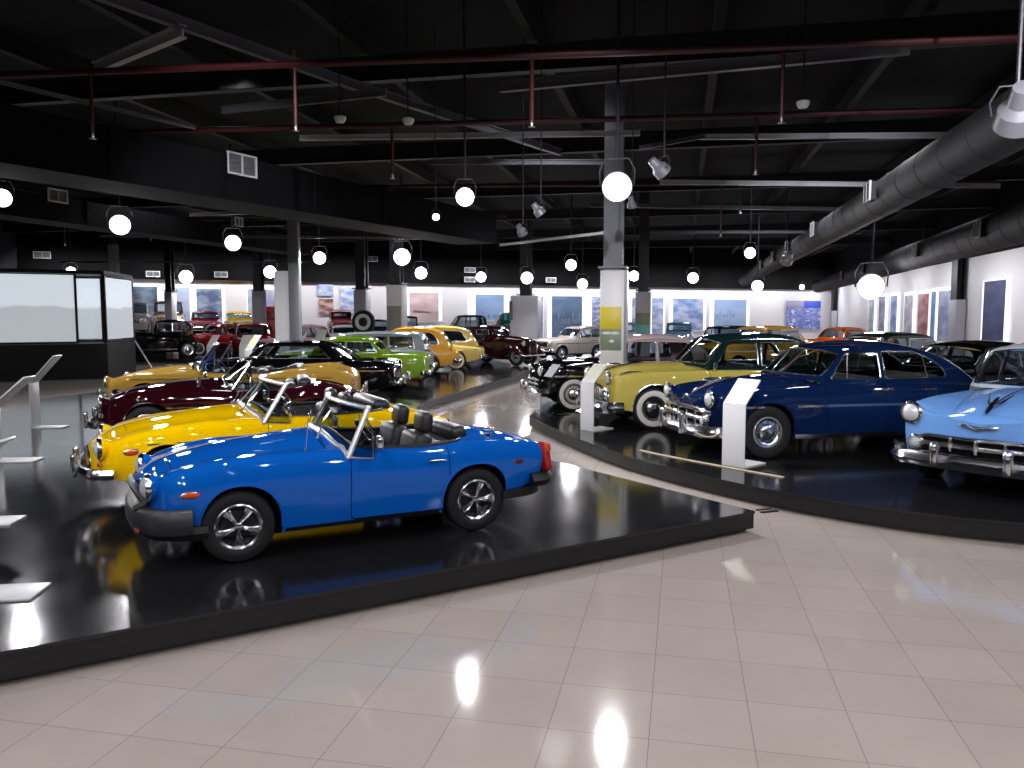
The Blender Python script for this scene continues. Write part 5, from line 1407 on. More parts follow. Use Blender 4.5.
# ------------------------------------------------------------------ white display case at the far left
def display_case():
    z0, z1 = atY(40, 343, 26).z, atY(40, 273, 26).z
    a, b = atY(-90, 315, 25), atY(75, 315, 27.2); c1, c2 = atY(78, 315, 28.6), atY(101.5, 315, 28.8); d1, d2 = atY(105, 315, 27.8), atY(132, 315, 30.5)
    root = empty('display_case', (b.x, b.y, 0), 0, 'large dark display case with pale backlit panels at the far left', 'display case'); o = Vector((b.x, b.y, 0))
    foot = [atY(-90,315,24.6), atY(90,315,27.0), atY(106,315,27.2), atY(134,315,30.6), atY(60,315,33), atY(-90,315,33)]
    base = [Vector((p.x, p.y, 0))-o for p in foot]
    M().prism(base, (0,0,z0-.06)).build('base', plain('case_black', '#060607', .55), root)
    M().prism([p+Vector((0,0,z1+.02)) for p in base], (0,0,.12)).build('canopy', plain('case_black', '#060607', .55), root)
    pm, nt, bs = nodes_of('frosted_backlit_glass')
    tc = nt.nodes.new('ShaderNodeTexCoord'); sx = nt.nodes.new('ShaderNodeSeparateXYZ'); n = nt.nodes.new('ShaderNodeTexNoise'); n.inputs['Scale'].default_value = .35
    ad = nt.nodes.new('ShaderNodeMath'); ad.operation = 'MULTIPLY_ADD'; ad.inputs[1].default_value = 1.1; cr = nt.nodes.new('ShaderNodeValToRGB')
    cr.color_ramp.interpolation = 'LINEAR'; e = cr.color_ramp.elements; e[0].position = .505; e[0].color = rgb('#b1b8bd'); e[1].position = .53; e[1].color = rgb('#d2dbe4')
    nt.links.new(tc.outputs['Object'], sx.inputs[0]); nt.links.new(tc.outputs['Object'], n.inputs['Vector'])
    ms = nt.nodes.new('ShaderNodeMath'); ms.operation = 'MULTIPLY_ADD'; ms.inputs[1].default_value = .32; nt.links.new(sx.outputs['Z'], ms.inputs[0]); ms.inputs[2].default_value = .335
    nt.links.new(n.outputs[0], ad.inputs[0]); ad.inputs[1].default_value = .35; nt.links.new(ms.outputs[0], ad.inputs[2])
    nt.links.new(ad.outputs[0], cr.inputs[0]); nt.links.new(cr.outputs[0], bs.inputs['Emission Color']); nt.links.new(cr.outputs[0], bs.inputs['Base Color']); setin(bs, Emission_Strength=.85, Roughness=.12)
    for p, q in ((a, b), (c1, c2), (d1, d2)):
        p = Vector((p.x, p.y, 0)); q = Vector((q.x, q.y, 0)); d = (q-p); c = (p+q)/2-o; rz = math.atan2(d.y, d.x); hh = z1-z0-(.12 if p.x > a.x+1 and q.x < d1.x else 0)
        ob = M().box((0,0,0), (d.length, .05, hh)).build('lit_panel', pm, root); ob.location = (c.x, c.y, (z0+z1)/2); ob.rotation_euler = (0,0,rz)
        f = M()
        for sx_ in (-1, 1): f.box((sx_*(d.length/2+.04), 0, 0), (.08,.12,z1-z0+.1))
        f.box((0,0,(z1-z0)/2+.02), (d.length,.1,.06)); f.box((0,0,-(z1-z0)/2-.02), (d.length,.1,.06))
        fo = f.build('panel_frame', plain('case_frame', '#1a1a20', .4), root); fo.location = (c.x, c.y, (z0+z1)/2); fo.rotation_euler = (0,0,rz)
    M().tube([base[3]+Vector((.03,-.06,z0-.08)), base[3]+Vector((.9,-.5,.03))], .03, 8).build('edge_rail', plain('pale_edge', '#b5b5ba', .35), root)
display_case()
# ------------------------------------------------------------------ roof steel, pipes, ducts
def beam(name, a, b, w, h, mat, label=None, cat=None, group=None):
    a = Vector(a); b = Vector(b); d = b-a; m = M()
    rot = d.to_track_quat('X', 'Z').to_matrix()
    for dz in (-h/2, h/2): m.box((0,0,dz), (d.length, w, .02))
    m.box((0,0,0), (d.length, .025, h))
    o = m.build(name, mat); o.location = (a+b)/2; o.rotation_euler = rot.to_euler()
    if label: tag(o, label, cat, group)
    else: o['kind'] = 'structure'
    return o
STR = plain('steel_dim_tone', '#5a5a62', .5, .1); STRL = plain('steel_lit_tone', '#c4c5cc', .45, .1); STRD = plain('black_steel', '#0d0d10', .7)  # truss steel in pale and dim copies, lamplight put into the colour
# corrugated deck ribs and purlins
m = M(); 
for i in range(34):
    p = Vector((0,0,0))+HD*0; x0 = -46+i*3.1
    a = HR*x0+HD*(-4); b = HR*x0+HD*84
    d = b-a; c = (a+b)/2
    m.box((c.x, c.y, 6.98), (.16, d.length, .34), rot=(0,0,-HA))
struct(m.build('ceiling_purlins', plain('purlin_black', '#0c0c0e', .8)))
for i, Yh in enumerate((14, 21, 28, 35, 43, 51)):
    c0 = HD*Yh
    p = c0-HR*34; q = c0+HR*30
    b = beam('roof_beam', (p.x,p.y,6.55), (q.x,q.y,6.55), .2, .42, STRD)
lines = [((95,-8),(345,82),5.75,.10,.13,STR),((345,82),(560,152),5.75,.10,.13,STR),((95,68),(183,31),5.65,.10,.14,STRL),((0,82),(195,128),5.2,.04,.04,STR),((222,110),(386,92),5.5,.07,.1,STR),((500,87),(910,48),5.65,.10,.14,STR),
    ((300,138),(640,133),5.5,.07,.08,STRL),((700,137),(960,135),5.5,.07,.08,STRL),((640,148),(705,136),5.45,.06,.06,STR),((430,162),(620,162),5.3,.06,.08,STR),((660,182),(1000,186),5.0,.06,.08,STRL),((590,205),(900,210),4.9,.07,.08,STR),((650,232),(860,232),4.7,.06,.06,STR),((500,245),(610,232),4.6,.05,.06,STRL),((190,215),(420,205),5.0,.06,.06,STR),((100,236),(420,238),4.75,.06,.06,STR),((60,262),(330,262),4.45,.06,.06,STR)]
for (x0,y0),(x1,y1),z,w,h,mt in lines:
    beam('roof_truss_bar', at(x0,y0,z), at(x1,y1,z), w, h, mt)
# red sprinkler pipes with drops
def sprinkler(p0, p1, z, drops, label, r=.045):
    a = at(p0[0], p0[1], z); b = at(p1[0], p1[1], z); d = b-a
    a2 = a-d*.25; b2 = b+d*.2
    root = empty('sprinkler_pipe', tuple((a+b)/2), 0, label, 'pipe', None); o = (a+b)/2
    M().tube([a2-o, a-o, b-o, b2-o], r, 10).build('pipe', REDP, root)
    for px, y0, y1 in drops:
        t = 0
        # where this column of the picture meets the pipe
        best = min((abs(proj(a+d*k/400)[0]-px), k/400) for k in range(-60, 461))[1]
        P = a+d*best; zb = atY(px, y1, P.y).z
        dr = M().tube([P-o, Vector((P.x, P.y, zb+.06))-o], r*.55, 8)
        zt = atY(px, y0, P.y).z
        if zt > z: dr.tube([P-o, Vector((P.x, P.y, zt))-o], r*.45, 8)
        ob = dr.build('drop_pipe', REDP, root)
        M().lathe([(.015,.06),(.022,.03),(.016,0),(.045,-.01),(.0,-.02)], Vector((P.x, P.y, zb))-o, (0,0,1), 12).build('sprinkler_head', STEEL, ob)
    return root
sprinkler((0,75),(1024,38), 5.2, [(91,70,138),(295,50,130),(532,50,126),(784,35,122)], 'nearest long red sprinkler pipe across the ceiling')
sprinkler((200,130),(960,110), 5.2, [(392,128,178),(757,118,174)], 'second red sprinkler pipe across the ceiling, farther back')
sprinkler((440,186),(900,182), 5.25, [(722,180,236),(741,186,213)], 'third red sprinkler pipe across the ceiling, beyond the brightest lamp')
sprinkler((20,222),(420,217), 5.45, [(64,218,245),(150,216,240)], 'distant red sprinkler pipe above the left of the hall')
# small round detectors
for px, py, z, lb in ((340,119,5.0,'small white round detector hanging left of the ceiling centre'),(408,121,5.0,'white dome sensor hanging near the ceiling centre'),(803,104,5.0,'small white round detector near the big round duct')):
    P = at(px,py,z); r = empty('smoke_detector', tuple(P), 0, lb, 'detector')
    M().lathe([(.0,-.06),(.06,-.05),(.085,-.01),(.09,.03),(.05,.05)], (0,0,0), (0,0,1), 20).build('detector_body', WHITEP, r); M().tube([(0,0,.04),(0,0,7.2-P.z)], .012, 6).build('drop_rod', STEELB, r)
# ducts
def vent(root, c, w, h, n, name='vent_grille'):
    """a louvred outlet facing n"""
    n = Vector(n).normalized(); u = Vector((0,0,1)).cross(n).normalized(); rz = math.atan2(u.y, u.x); c = Vector(c)
    m = M()
    for sx in (-1, 1): m.box((sx*w/2, 0, 0), (.035, .04, h+.035)); m.box((0, 0, sx*h/2), (w, .04, .035))
    m.box((0,0,0), (.02,.045,h))
    o = m.build(name, WHITEP, root); o.location = c; o.rotation_euler = (0,0,rz)
    s = M()
    for i in range(9): s.box((0, 0, -h/2+h*(i+.5)/9), (w, .03, .008), rot=(R(35),0,0))
    s.box((0,.02*1,0), (w,.004,h)); s.build('louvres', plain('grey_louvre', '#6f7078', .5), o)
    return o
def duct_box(p0, p1, zb, h, dep, label, vents):
    a = at(p0[0], p0[1], zb); b = at(p1[0], p1[1], zb); d = (b-a); u = d.normalized(); n = Vector((u.y, -u.x, 0))
    a2 = a-d*.5; b2 = b+d*.12; root = empty('air_duct', tuple(a), 0, label, 'air duct')
    pts = [a2, b2, b2-n*dep, a2-n*dep]
    fl = M().prism([p-a for p in pts], (0,0,h))
    L = (b2-a2).length
    for i in range(int(L/2.4)):
        q = a2+u*(i*2.4+1); fl.box(tuple(q-a+n*.012+Vector((0,0,h/2))), (.05,.05,h+.03), rot=(0,0,math.atan2(u.y,u.x)))
    fl.sweep([a2-a+n*.02+Vector((0,0,.02)), b2-a+n*.02+Vector((0,0,.02))], [(-.02,-.03),(.02,-.03),(.02,.03),(-.02,.03)])
    fl.build('duct_casing', plain('black_duct', '#121215', .9, spec=.1), root)
    for px, py, w, hh in vents:
        q = ray(px, py); k = a.dot(n)/(q.x*n.x+q.y*n.y); P = Vector((0,0,CZ))+q*k+n*.03
        vent(root, P-a, w, hh, n)
    return root
duct_box((0,162),(470,239), 4.3, .84, 1.3, 'big black square duct with a white vent across the left of the ceiling', [(241,165,.70,.38)])
duct_box((-60,206),(290,252), 4.5, .62, 1.0, 'second black square duct behind the big one at the left', [(57,196,.55,.3),(238,222,.4,.28)])
def duct_round(P0, P1, r, label, vents, lamps=()):
    P0 = Vector(P0); P1 = Vector(P1); d = (P1-P0).normalized(); root = empty('air_duct', tuple(P0), 0, label, 'air duct')
    L = (P1-P0).length
    pts = []; rr = []; k = .6
    pts.append(Vector((0,0,0))); rr.append(r)
    while k < L-.2:
        for dk, dr in ((-.03,0),(-.02,.007),(.02,.007),(.03,0)): pts.append(d*(k+dk)); rr.append(r+dr)
        k += 1.25
    pts.append(P1-P0); rr.append(r)
    M().tube(pts, rr, 32).build('duct_casing', DUCTM, root)
    for t, side, w, h in vents:
        X = Vector((d.y, -d.x, 0))*side; c = d*t+X*(r+.05)+Vector((0,0,.02))
        M().box(tuple(d*t+X*(r*.9)+Vector((0,0,.02))), (w, .3, h), rot=(0,0,math.atan2(d.y,d.x))).build('outlet_neck', DUCTM, root)
        vent(root, c+X*.06, w, h, X)
    return root
RD0 = Vector((5.05,4.3,4.6)); RD1 = Vector((16.4,57,4.6))
duct_round(RD0, RD1, .37, 'long round grey duct along the right side of the ceiling', [(12.3,-1,.5,.36),(19.5,-1,.5,.36),(25.5,-1,.5,.36),(30.5,-1,.5,.36),(36,-1,.5,.36)])
duct_round((9.3,9.6,4.25),(22.6,59.5,4.25), .46, 'second round duct close to the right wall', [(10.6,-1,.5,.42),(17.5,-1,.5,.42),(28,-1,.5,.42),(35,-1,.5,.42)])
# white air outlets on the black bulkhead over the back wall
for px, py, w, lb in ((153,274,.7,'white air outlet on the bulkhead above the white truck'),(221,274.5,.7,'white air outlet on the bulkhead above the yellow hatchback'),(372,259,.7,'white air outlet on the bulkhead above the spare wheel column'),(470,270,.75,'upper white air outlet left of the sailing banner'),(470,279.5,.75,'lower white air outlet left of the sailing banner'),(551,280,.75,'white air outlet on the bulkhead above the steel blue banner'),(42,255,.8,'white air outlet on the dark wall above the display case')):
    q = ray(px, py); P0 = BL0+BN*.75; k = P0.dot(BN)/(q.x*BN.x+q.y*BN.y); P = Vector((0,0,CZ))+q*k
    r = empty('air_outlet', tuple(P), 0, lb, 'vent'); vent(r, (0,0,0), w, w*.42, BN, 'outlet_frame')
# ------------------------------------------------------------------ spotlights
LAMPS = []
def spot(px, py, Y, label, on=True, size=.13, aim=None, drop=None, power=0, group=None, cool=True):
    P = atY(px, py, Y); root = empty('ceiling_spotlight', tuple(P), 0, label, 'spotlight', group)
    to = (Vector(aim) if aim is not None else Vector((P.x*.25, P.y*.25, 1.0)))-P; A = to.normalized()
    r = size
    M().lathe([(0,-r*2.3),(r*.5,-r*2.25),(r*.62,-r*1.3),(r*.95,-r*.9),(r*1.05,0),(r*.98,.01),(r*.9,-.03)], (0,0,0), A, 24).build('lamp_housing', plain('grey_lamp_housing', '#77787f', .4, .3), root)
    X = A.cross(Vector((0,0,1)));  X = X.normalized() if X.length > 1e-3 else Vector((1,0,0))
    up = Vector((0,0,r*1.9))
    y = M().tube([X*r*1.15-A*r*.6, X*r*1.2+up*.6, X*r*.8+up, X*-r*.8+up, X*-r*1.2+up*.6, X*-r*1.15-A*r*.6], r*.055, 6)
    y.build('yoke', plain('dark_yoke', '#3c3c42', .5, .3), root)
    M().tube([up, (0,0,(drop or 7.15)-P.z)], r*.12, 8).build('drop_rod', STEELB, root)
    if on:
        M().ell(A*.0, (r*.95,)*3, n=20, m=12).build('lamp_lens', emis('lit_lamp', '#f6f5ff', 16), root)
        LAMPS.append((P+A*(r*1.3), A, power, r))
    else:
        M().lathe([(r*.9,-.02),(r*.6,.0),(0,.012)], (0,0,0), A, 20).build('lamp_lens', LENS, root)
    return root
for a in ((617,187,10.9,'brightest lit ceiling spotlight above the yellow panel column',.17,900),(465,197,13.2,'lit ceiling spotlight left of the brightest one',.13,500),(402,257,29,'lit spotlight above the grey column with the dark poster',.26,700),(120,225,19,'lit spotlight high at the left above the display case',.20,500),(233,243,24,'lit spotlight between the small white vent and the tall grey column',.20,400),(319.5,258,30,'lit spotlight right of the tall grey column',.20,300),(2,198,14.6,'lit spotlight at the very left edge of the hall',.14,400),(436,217,14.5,'small lit spotlight below the big square duct',.055,60),
    (527,278,37,'lit spotlight above the wide light grey column',.24,250),(571,265,34,'lit spotlight left of the yellow panel column',.20,250),(481,277,40,'lit spotlight above the sailing banner',.22,200),(421,273,40,'lit spotlight above the desert banner',.26,200),(186,277,42,'lit spotlight above the slim white column',.30,200),(71,272,33,'lit spotlight above the white display case',.18,150),(270,272,42,'lit spotlight above the pale column',.28,200),(363,267,38,'small lit spotlight above the spare wheel column',.18,120),
    (750,253,24,'lit spotlight hanging left of the long round duct',.14,350),(757.5,286,31,'lit spotlight in front of the pale sky banner',.19,200),(871,287,30.5,'very bright lit spotlight in front of the right wall',.42,300),(634,276,33,'lit spotlight right of the yellow panel column',.18,200),(693,278,48,'pair of lit spotlights above the cloudy sky banner, left lamp',.28,200),(582.5,284,42,'lit spotlight between two banners left of the yellow column',.24,150),(802,287,44,'small lit lamp under the second round duct',.12,80)):
    spot(*a[:4], True, a[4]*1.15, power=a[5])
spot(664,173,10.5,'unlit grey spotlight right of the brightest one', False, .11, aim=(6,12,.5))
spot(541,214,13,'unlit white spotlight hanging left of the brightest one', False, .09, aim=(3,14,.5))
spot(523,234,15,'white spotlight with a glint, lower one of the two left of the column', False, .09, aim=(2,17,.5))
spot(1016,124,7.0,'large grey spotlight at the right edge in front of the round duct', False, .17, aim=(6,11,.5))
spot(786,262,27,'unlit pale spotlight under the round duct', False, .2, aim=(9,31,.5))
spot(632,207,12.6,'slim lamp hanging just below the brightest spotlight', False, .07, aim=(2.5,14,.5))
# long flat lamp near the right wall
P = atY(922,262,33); r = empty('wall_floodlight', tuple(P), R(-60), 'flat floodlight panel mounted high near the right wall', 'floodlight')
M().box((0,0,0), (.9,.35,.10), rot=(R(25),0,0), bev=.02).build('lamp_housing', STEELB, r); M().box((0,-.03,-.06), (.84,.3,.03), rot=(R(25),0,0)).build('lamp_lens', emis('lit_flood', '#ffffff', 4), r); M().tube([(0,0,.03),(0,0,7.1-P.z)], .02, 6).build('drop_rod', STEELB, r)
P = at(868,250,4.2); 
# ------------------------------------------------------------------ cars in their places
def by_wheels(c, pf, pr, inset, side=1, z=PH):
    """near wheels' ground contact points in the picture -> pose"""
    a = at(pf[0], pf[1], z); b = at(pr[0], pr[1], z); d = (a-b).normalized(); left = Vector((-d.y, d.x, 0))
    mid = (a+b)/2-left*inset*side
    c.place((mid.x, mid.y, z), math.degrees(math.atan2(d.y, d.x)))
def by_nose(c, X, Y, h, z=PH):
    d = Vector((math.cos(R(h)), math.sin(R(h)), 0)); p = Vector((X, Y, z))-d*c.xf
    c.place(tuple(p), h)
def by_near_wheel(c, px, py, h, side=1, z=PH):
    p = at(px, py, z); d = Vector((math.cos(R(h)), math.sin(R(h)), 0)); left = Vector((-d.y, d.x, 0))
    q = p-d*(c.wb/2)-left*side*(c.W-c.tw/2-.035); c.place((q.x, q.y, z), h)
def mid(c, px, Y, h, z=PH):
    p = atY(px, 315, Y); c.place((p.x, Y, z), h)
c = blue_roadster(); by_wheels(c, (235,560), (473,531), .595); c.root.rotation_euler.z += R(2.2)
c = yellow_roadster(); by_nose(c, -4.38, 8.15, 206)
c = maroon_roadster(); by_nose(c, -6.12, 11.75, 197)
c = gold_convertible(); by_nose(c, -7.75, 15.4, 187)
c = black_coupe(); by_nose(c, -7.5, 18.3, 181)
c = green_sedan(); by_nose(c, -6.8, 21.2, 181)
c = boxy('estate_car', 'silver grey estate car behind the lime green sedan', '#9aa3a6', 4.6, .82, 1.42, 2.6, .8, 'wagon', 1); by_nose(c, -6.95, 24.0, 180)
c = boxy('car', 'amber yellow round-backed car behind the silver estate', '#d39a38', 4.2, .80, 1.50, 2.45, .8, 'round', 1); by_nose(c, -5.95, 26.6, 181)
c = boxy('car', 'pale yellow round-backed car behind the amber one', '#d8bf6a', 4.3, .82, 1.50, 2.5, .8, 'round', 1, white=True); by_nose(c, -5.3, 29.2, 181)
c = vintage('coupe', 'dark maroon coupe with separate wings facing right behind the pale yellow car', '#2c0c16', 3.6, 1.5, 2.35, white=False, lod=1, wheelcol='#8d8d90'); mid(c, 499, 31.4, -38)
c = dark_blue_sedan(); by_near_wheel(c, 764, 458, 192)
c = cream_sedan(); by_near_wheel(c, 652, 429, 189)
c = light_blue_sedan(); by_nose(c, 4.93, 8.38, 219)
c = fifties('sedan', 'black sedan with pale pink roof behind the cream sedan and the white column', col='#0a0b0c', roofcol='#c8b2b4', L=4.5, fo=.78, wb=2.6, W=.84, lod=1, white=True, style='cap', wheelcol='#b8b0a0', tyre=.335, arch=.40,
    w=[(0,.93),(.4,.98),(.8,1),(2.5,1),(3.9,.95),(4.5,.8)], zb=[(0,.34),(.6,.25),(3.4,.25),(4.5,.4)], zs=[(0,.80),(.3,.88),(.9,.92),(2.6,.92),(3.9,.84),(4.5,.72)], zc=[(0,.72),(.25,.92),(.6,1.02),(1.5,1.04),(2.6,1.0),(3.9,.92),(4.5,.74)],
    door=[(1.7,2.6,.27,.05),(2.62,3.2,.27,.05)], hood=(.25,1.45,.36,.56), cabin=dict(prof=[(1.42,1.0),(1.62,1.2),(1.84,1.42),(1.98,1.49),(2.5,1.54),(3.1,1.51),(3.4,1.44),(3.65,1.25),(3.9,.94)], wr=.58, drop=.09, ws=(1.06,1.42,.07), rw=(1.05,1.38,.07,.86), win=[([(1.8,1.0),(2.5,1.0),(2.5,1.37),(2.04,1.37)],.04),([(2.57,1.0),(3.3,1.0),(3.2,1.36),(2.57,1.37)],[.03,.08,.1,.04])], seats=[(2.3,1.1,(0,),.45)], seatz=.5, seatcol='#5a2026', wheel=(1.9,.36,1.0,.2)))
c.headlights(.66,.80,.09, ring=.024, out=.02)
o = c.add('grille_cavity_shade', c.fpanel(dense(rounded([(-.55,.42),(.55,.42),(.5,.64),(-.5,.64)], .08),.06), .006), VOID); g = M()  # dark sheet stands in for the shade of a grille cavity
for z in (.44,.53,.62): g.tube(c.fpath([(.6*(-1+i/10), z) for i in range(21)], .02), .026, 8)
for y in (-.4,-.2,0,.2,.4): g.tube(c.fpath([(y,.64),(y,.53),(y,.42)], .03), .018, 6)
c.add('grille', g, CHROME, o); b = c.bumper(.86, c.xf+.1, .37, .16, .36, .05, 3); c.guards((.36,-.36), c.xf+.12, .43, .26, .06, .08, parent=b); c.bumper(.84, c.xf-c.L-.08, .42, .15, .36, .05, 3, True); c.spear(.3, 3.6, .70, .03, .012); c.sill(.05)
by_near_wheel(c, 573, 410.5, 187)
# black fastback beyond the dark blue sedan
c = fifties('sedan', 'black fastback coupe with chrome window surrounds between the dark blue and light blue sedans', col='#08080a', L=4.5, fo=.74, wb=2.6, lod=1, style='full', tyre=.34, arch=.39, door=[(1.5,2.6,.27,.05)], hood=(.24,1.12,.30,.58),
    zs=[(0,.78),(.3,.84),(.8,.88),(1.3,.90),(2.4,.90),(3.3,.87),(4.0,.80),(4.5,.70)], zc=[(0,.70),(.25,.82),(.6,.93),(1.1,1.0),(2.2,.98),(3.2,.94),(3.9,.86),(4.5,.72)],
    cabin=dict(prof=[(1.08,.97),(1.30,1.15),(1.52,1.35),(1.65,1.42),(2.2,1.47),(2.9,1.44),(3.6,1.26),(4.05,1.02),(4.4,.84)], wr=.60, drop=.10, ws=(1.03,1.34,.06), split=True, rw=(1.06,1.28,.06,.7), chr=.018, win=[([(1.46,.98),(2.36,.98),(2.36,1.31),(1.74,1.31)],[.05,.03,.04,.08]),([(2.43,.98),(3.12,.98),(2.96,1.22),(2.43,1.31)],[.03,.14,.14,.04])], seats=[(2.0,1.2,(0,),.42)], seatz=.5, seatcol='#8c8a84', wheel=(1.6,.4,1.0,.2), bowf=.22, bowr=.25))
c.headlights(.70,.74,.095, ring=.026, out=.02); g = M()
for z in (.42,.51,.60): g.tube(c.fpath([(.66*(-1+i/10), z) for i in range(21)], .02), .026, 8)
c.add('grille', g, CHROME); c.bumper(.93, c.xf+.11, .37, .17, .42, .06, 3); c.bumper(.9, c.xf-c.L-.10, .42, .17, .42, .06, 3, True); c.handle(2.4,.84,.18)
by_nose(c, 6.68, 14.42, 199)
# beyond the right platform
c = boxy('sedan', 'black sedan roof with chrome window frames behind the green-roofed cream sedan', '#101216', 4.8, .88, 1.52, 2.8, .85, 'sedan', 1, belt=.98, hoodz=.98, white=True); mid(c, 727, 30.2, 236)
c = boxy('sedan', 'golden tan sedan behind the dark blue sedan roof', '#b98a2c', 4.8, .88, 1.56, 2.8, .85, 'sedan', 1, belt=.98, hoodz=1.0); by_nose(c, 6.0, 25.6, 203)
c = boxy('coupe', 'bright orange car in the far right of the hall', '#f2701a', 4.5, .84, 1.42, 2.6, .8, 'coupe', 1); mid(c, 838, 33.0, 192)
c = boxy('sedan', 'dark green sedan with pale seats behind the black fastback', '#15201c', 4.6, .84, 1.50, 2.6, .8, 'sedan', 1, belt=.96, hoodz=.96, trim='#c3a79a'); mid(c, 874, 19.4, 192)
c = boxy('saloon', 'small white saloon standing in front of the steel blue banner', '#cdc3bb', 3.35, .76, 1.42, 2.0, .62, 'hatch', 1, tyre=.29, trim='#5a5a60'); mid(c, 570, 35.6, 214)
c = boxy('car', 'small light blue car in front of the cloudy sky banner', '#86b3cf', 4.0, .78, 1.5, 2.3, .75, 'sedan', 2); mid(c, 679, 44, 255, 0.25)
c = boxy('car', 'pale bluish white car half hidden by the teal panel column', '#b9c9d6', 4.2, .8, 1.5, 2.4, .75, 'sedan', 2); mid(c, 632, 43, 262, .25)
# far left: red cars and older ones
c = vintage('sedan', 'black upright vintage sedan at the far left beside the display case', '#0c0c0e', 3.7, 1.72, 2.5, kind='sedan', white=False); mid(c, 156, 36.7, 207)
c = boxy('sedan', 'red and cream sedan in the far left row of red cars', '#9c1c22', 4.2, .86, 1.5, 2.5, .8, 'sedan', 1, roofcol='#8f1b22', col2='#c9b46a', white=True); mid(c, 215, 40.3, 226)
c = boxy('sedan', 'dark red sedan with a wide chrome front facing the yellow hatchback', '#7c141c', 4.6, .88, 1.52, 2.7, .85, 'sedan', 1, white=True, grille='teeth'); mid(c, 254, 37.3, 298)
c = boxy('truck', 'white pickup truck on the raised stage at the far left', '#d4d2d2', 4.4, .8, 1.85, 2.7, .85, 'truck', 2, belt=1.18, hoodz=1.15, tyre=.38); mid(c, 134, 41.9, 290, .95)
c = boxy('truck', 'tan pickup truck on the raised stage right of the white one', '#b9947c', 4.4, .8, 1.95, 2.7, .85, 'truck', 2, belt=1.22, hoodz=1.2, tyre=.38); mid(c, 169, 43.4, 290, .95)
c = boxy('hatchback', 'bright yellow hatchback on the raised stage above the red cars', '#e3bf0c', 3.9, .78, 1.42, 2.4, .7, 'hatch', 2); mid(c, 239, 46.2, 293, .95)
c = boxy('sedan', 'red sedan on the raised stage left of the yellow hatchback', '#a8202a', 4.1, .80, 1.42, 2.4, .75, 'sedan', 2); mid(c, 205, 44.2, 287, .95)
c = boxy('sedan', 'salmon pink sedan right of the tall grey column', '#c99a9e', 4.3, .86, 1.5, 2.5, .8, 'sedan', 2, roofcol='#d3b0b4', white=True); mid(c, 301, 35.4, 226)
c = boxy('car', 'red rounded car on the raised stage left of the spare wheel', '#c3171c', 4.0, .78, 1.5, 2.4, .85, 'bug', 2); mid(c, 341, 47.2, 285, .95)
c = boxy('car', 'small pale grey car just left of the spare wheel column', '#b9bcc2', 3.9, .78, 1.42, 2.3, .7, 'hatch', 2); mid(c, 346, 40.0, 285, PH)
c = boxy('car', 'dark blue car seen between the spare wheel column and the poster column', '#2b3a78', 4.0, .74, 1.5, 2.3, .75, 'wagon', 2); mid(c, 376, 46, 275, .4)
c = boxy('car', 'black estate car right of the dark poster column in the distant row', '#131316', 4.0, .74, 1.7, 2.3, .75, 'wagon', 2); mid(c, 406, 46.4, 275, .4)
c = boxy('car', 'dark olive grey off-road car in the distant row below the bulkhead outlets', '#3b4038', 3.7, .80, 1.75, 2.2, .7, 'wagon', 2, belt=1.05, hoodz=1.02); mid(c, 456, 46, 194, .4)
c = boxy('van', 'white van with teal windows at the right end of the distant row', '#d3cfcf', 3.7, .80, 1.9, 2.2, .6, 'wagon', 2, belt=1.1, hoodz=1.08, glassm=glass('teal_glass','#6f9b98')); mid(c, 499, 49.6, 192, .4)
# ------------------------------------------------------------------ small things
# red cabinet
P = atY(271,315,46.6); r = empty('cabinet', (P.x, P.y, .95), R(10), 'tall bright red cabinet on the stage right of the yellow hatchback', 'cabinet')
M().box((0,0,.85), (.95,.6,1.7), bev=.06, seg=3).box((0,0,.06), (1.02,.68,.12), bev=.02).build('cabinet_body', plain('bright_red_enamel', '#c8141f', .35, coat=.4), r); M().box((0,-.31,1.15), (.6,.03,.5), bev=.01).build('cabinet_panel', plain('dark_red_enamel', '#8d0f19', .4), r)
# spare tyre on a stand
P = atY(363.5,322,35.2); z = P.z
r = empty('spare_wheel', (P.x, P.y, PH*0), R(-10), 'spare wheel with black tyre and white rim standing upright in front of a grey column', 'wheel')
t = M().lathe([(.36,-.09),(.42,-.11),(.50,-.10),(.53,-.05),(.535,0),(.53,.05),(.50,.10),(.42,.11),(.36,.09)], (0,0,z), (0,1,0), 40).build('tyre', RUBBER, r)
M().lathe([(.365,-.075),(.34,-.09),(.25,-.085),(.2,-.06)], (0,0,z), (0,1,0), 40).build('rim', WHITEP, r)
M().lathe([(.205,-.062),(.12,-.085),(.0,-.09)], (0,0,z), (0,1,0), 32).build('hub', DARK, r)
M().box((0,0,(z-.53)/2), (.12,.12,z-.53)).box((0,0,.02), (.7,.5,.04), bev=.01).box((0,0,z-.50), (.3,.26,.06), bev=.01).build('stand', STEELB, r)
# bent white information stands
def info_stand(loc, rz, label, w=.30, h=.78, run=.30, rise=.38, face='#d9d5c3', base=.5, mat=None, group=None):
    r = empty('info_stand', loc, R(rz), label, 'info stand', group); mt = mat or WHITEP
    M().box((0,0,h/2), (.022,w,h), bev=.004).build('post', mt, r)
    M().box((base/2-.01,0,.009), (base,w,.018), bev=.004).build('base_plate', mt, r)
    a = math.atan2(rise, run); l = math.hypot(run, rise)
    M().box((run/2,0,h+rise/2), (l,w,.022), rot=(0,-a,0), bev=.004).build('sloping_panel', mt, r)
    n = Vector((-math.sin(a),0,math.cos(a)))
    if face: M().box(tuple(Vector((run*.56,0,h+rise*.56))+n*.014), (l*.68,w*.8,.006), rot=(0,-a,0)).build('text_sheet', plain('sheet_'+face, face, .5), r)
    return r
P = at(733,466.5); info_stand(tuple(P), 40, 'white bent information stand in front of the dark blue sedan', .33, .80, .32, .30)
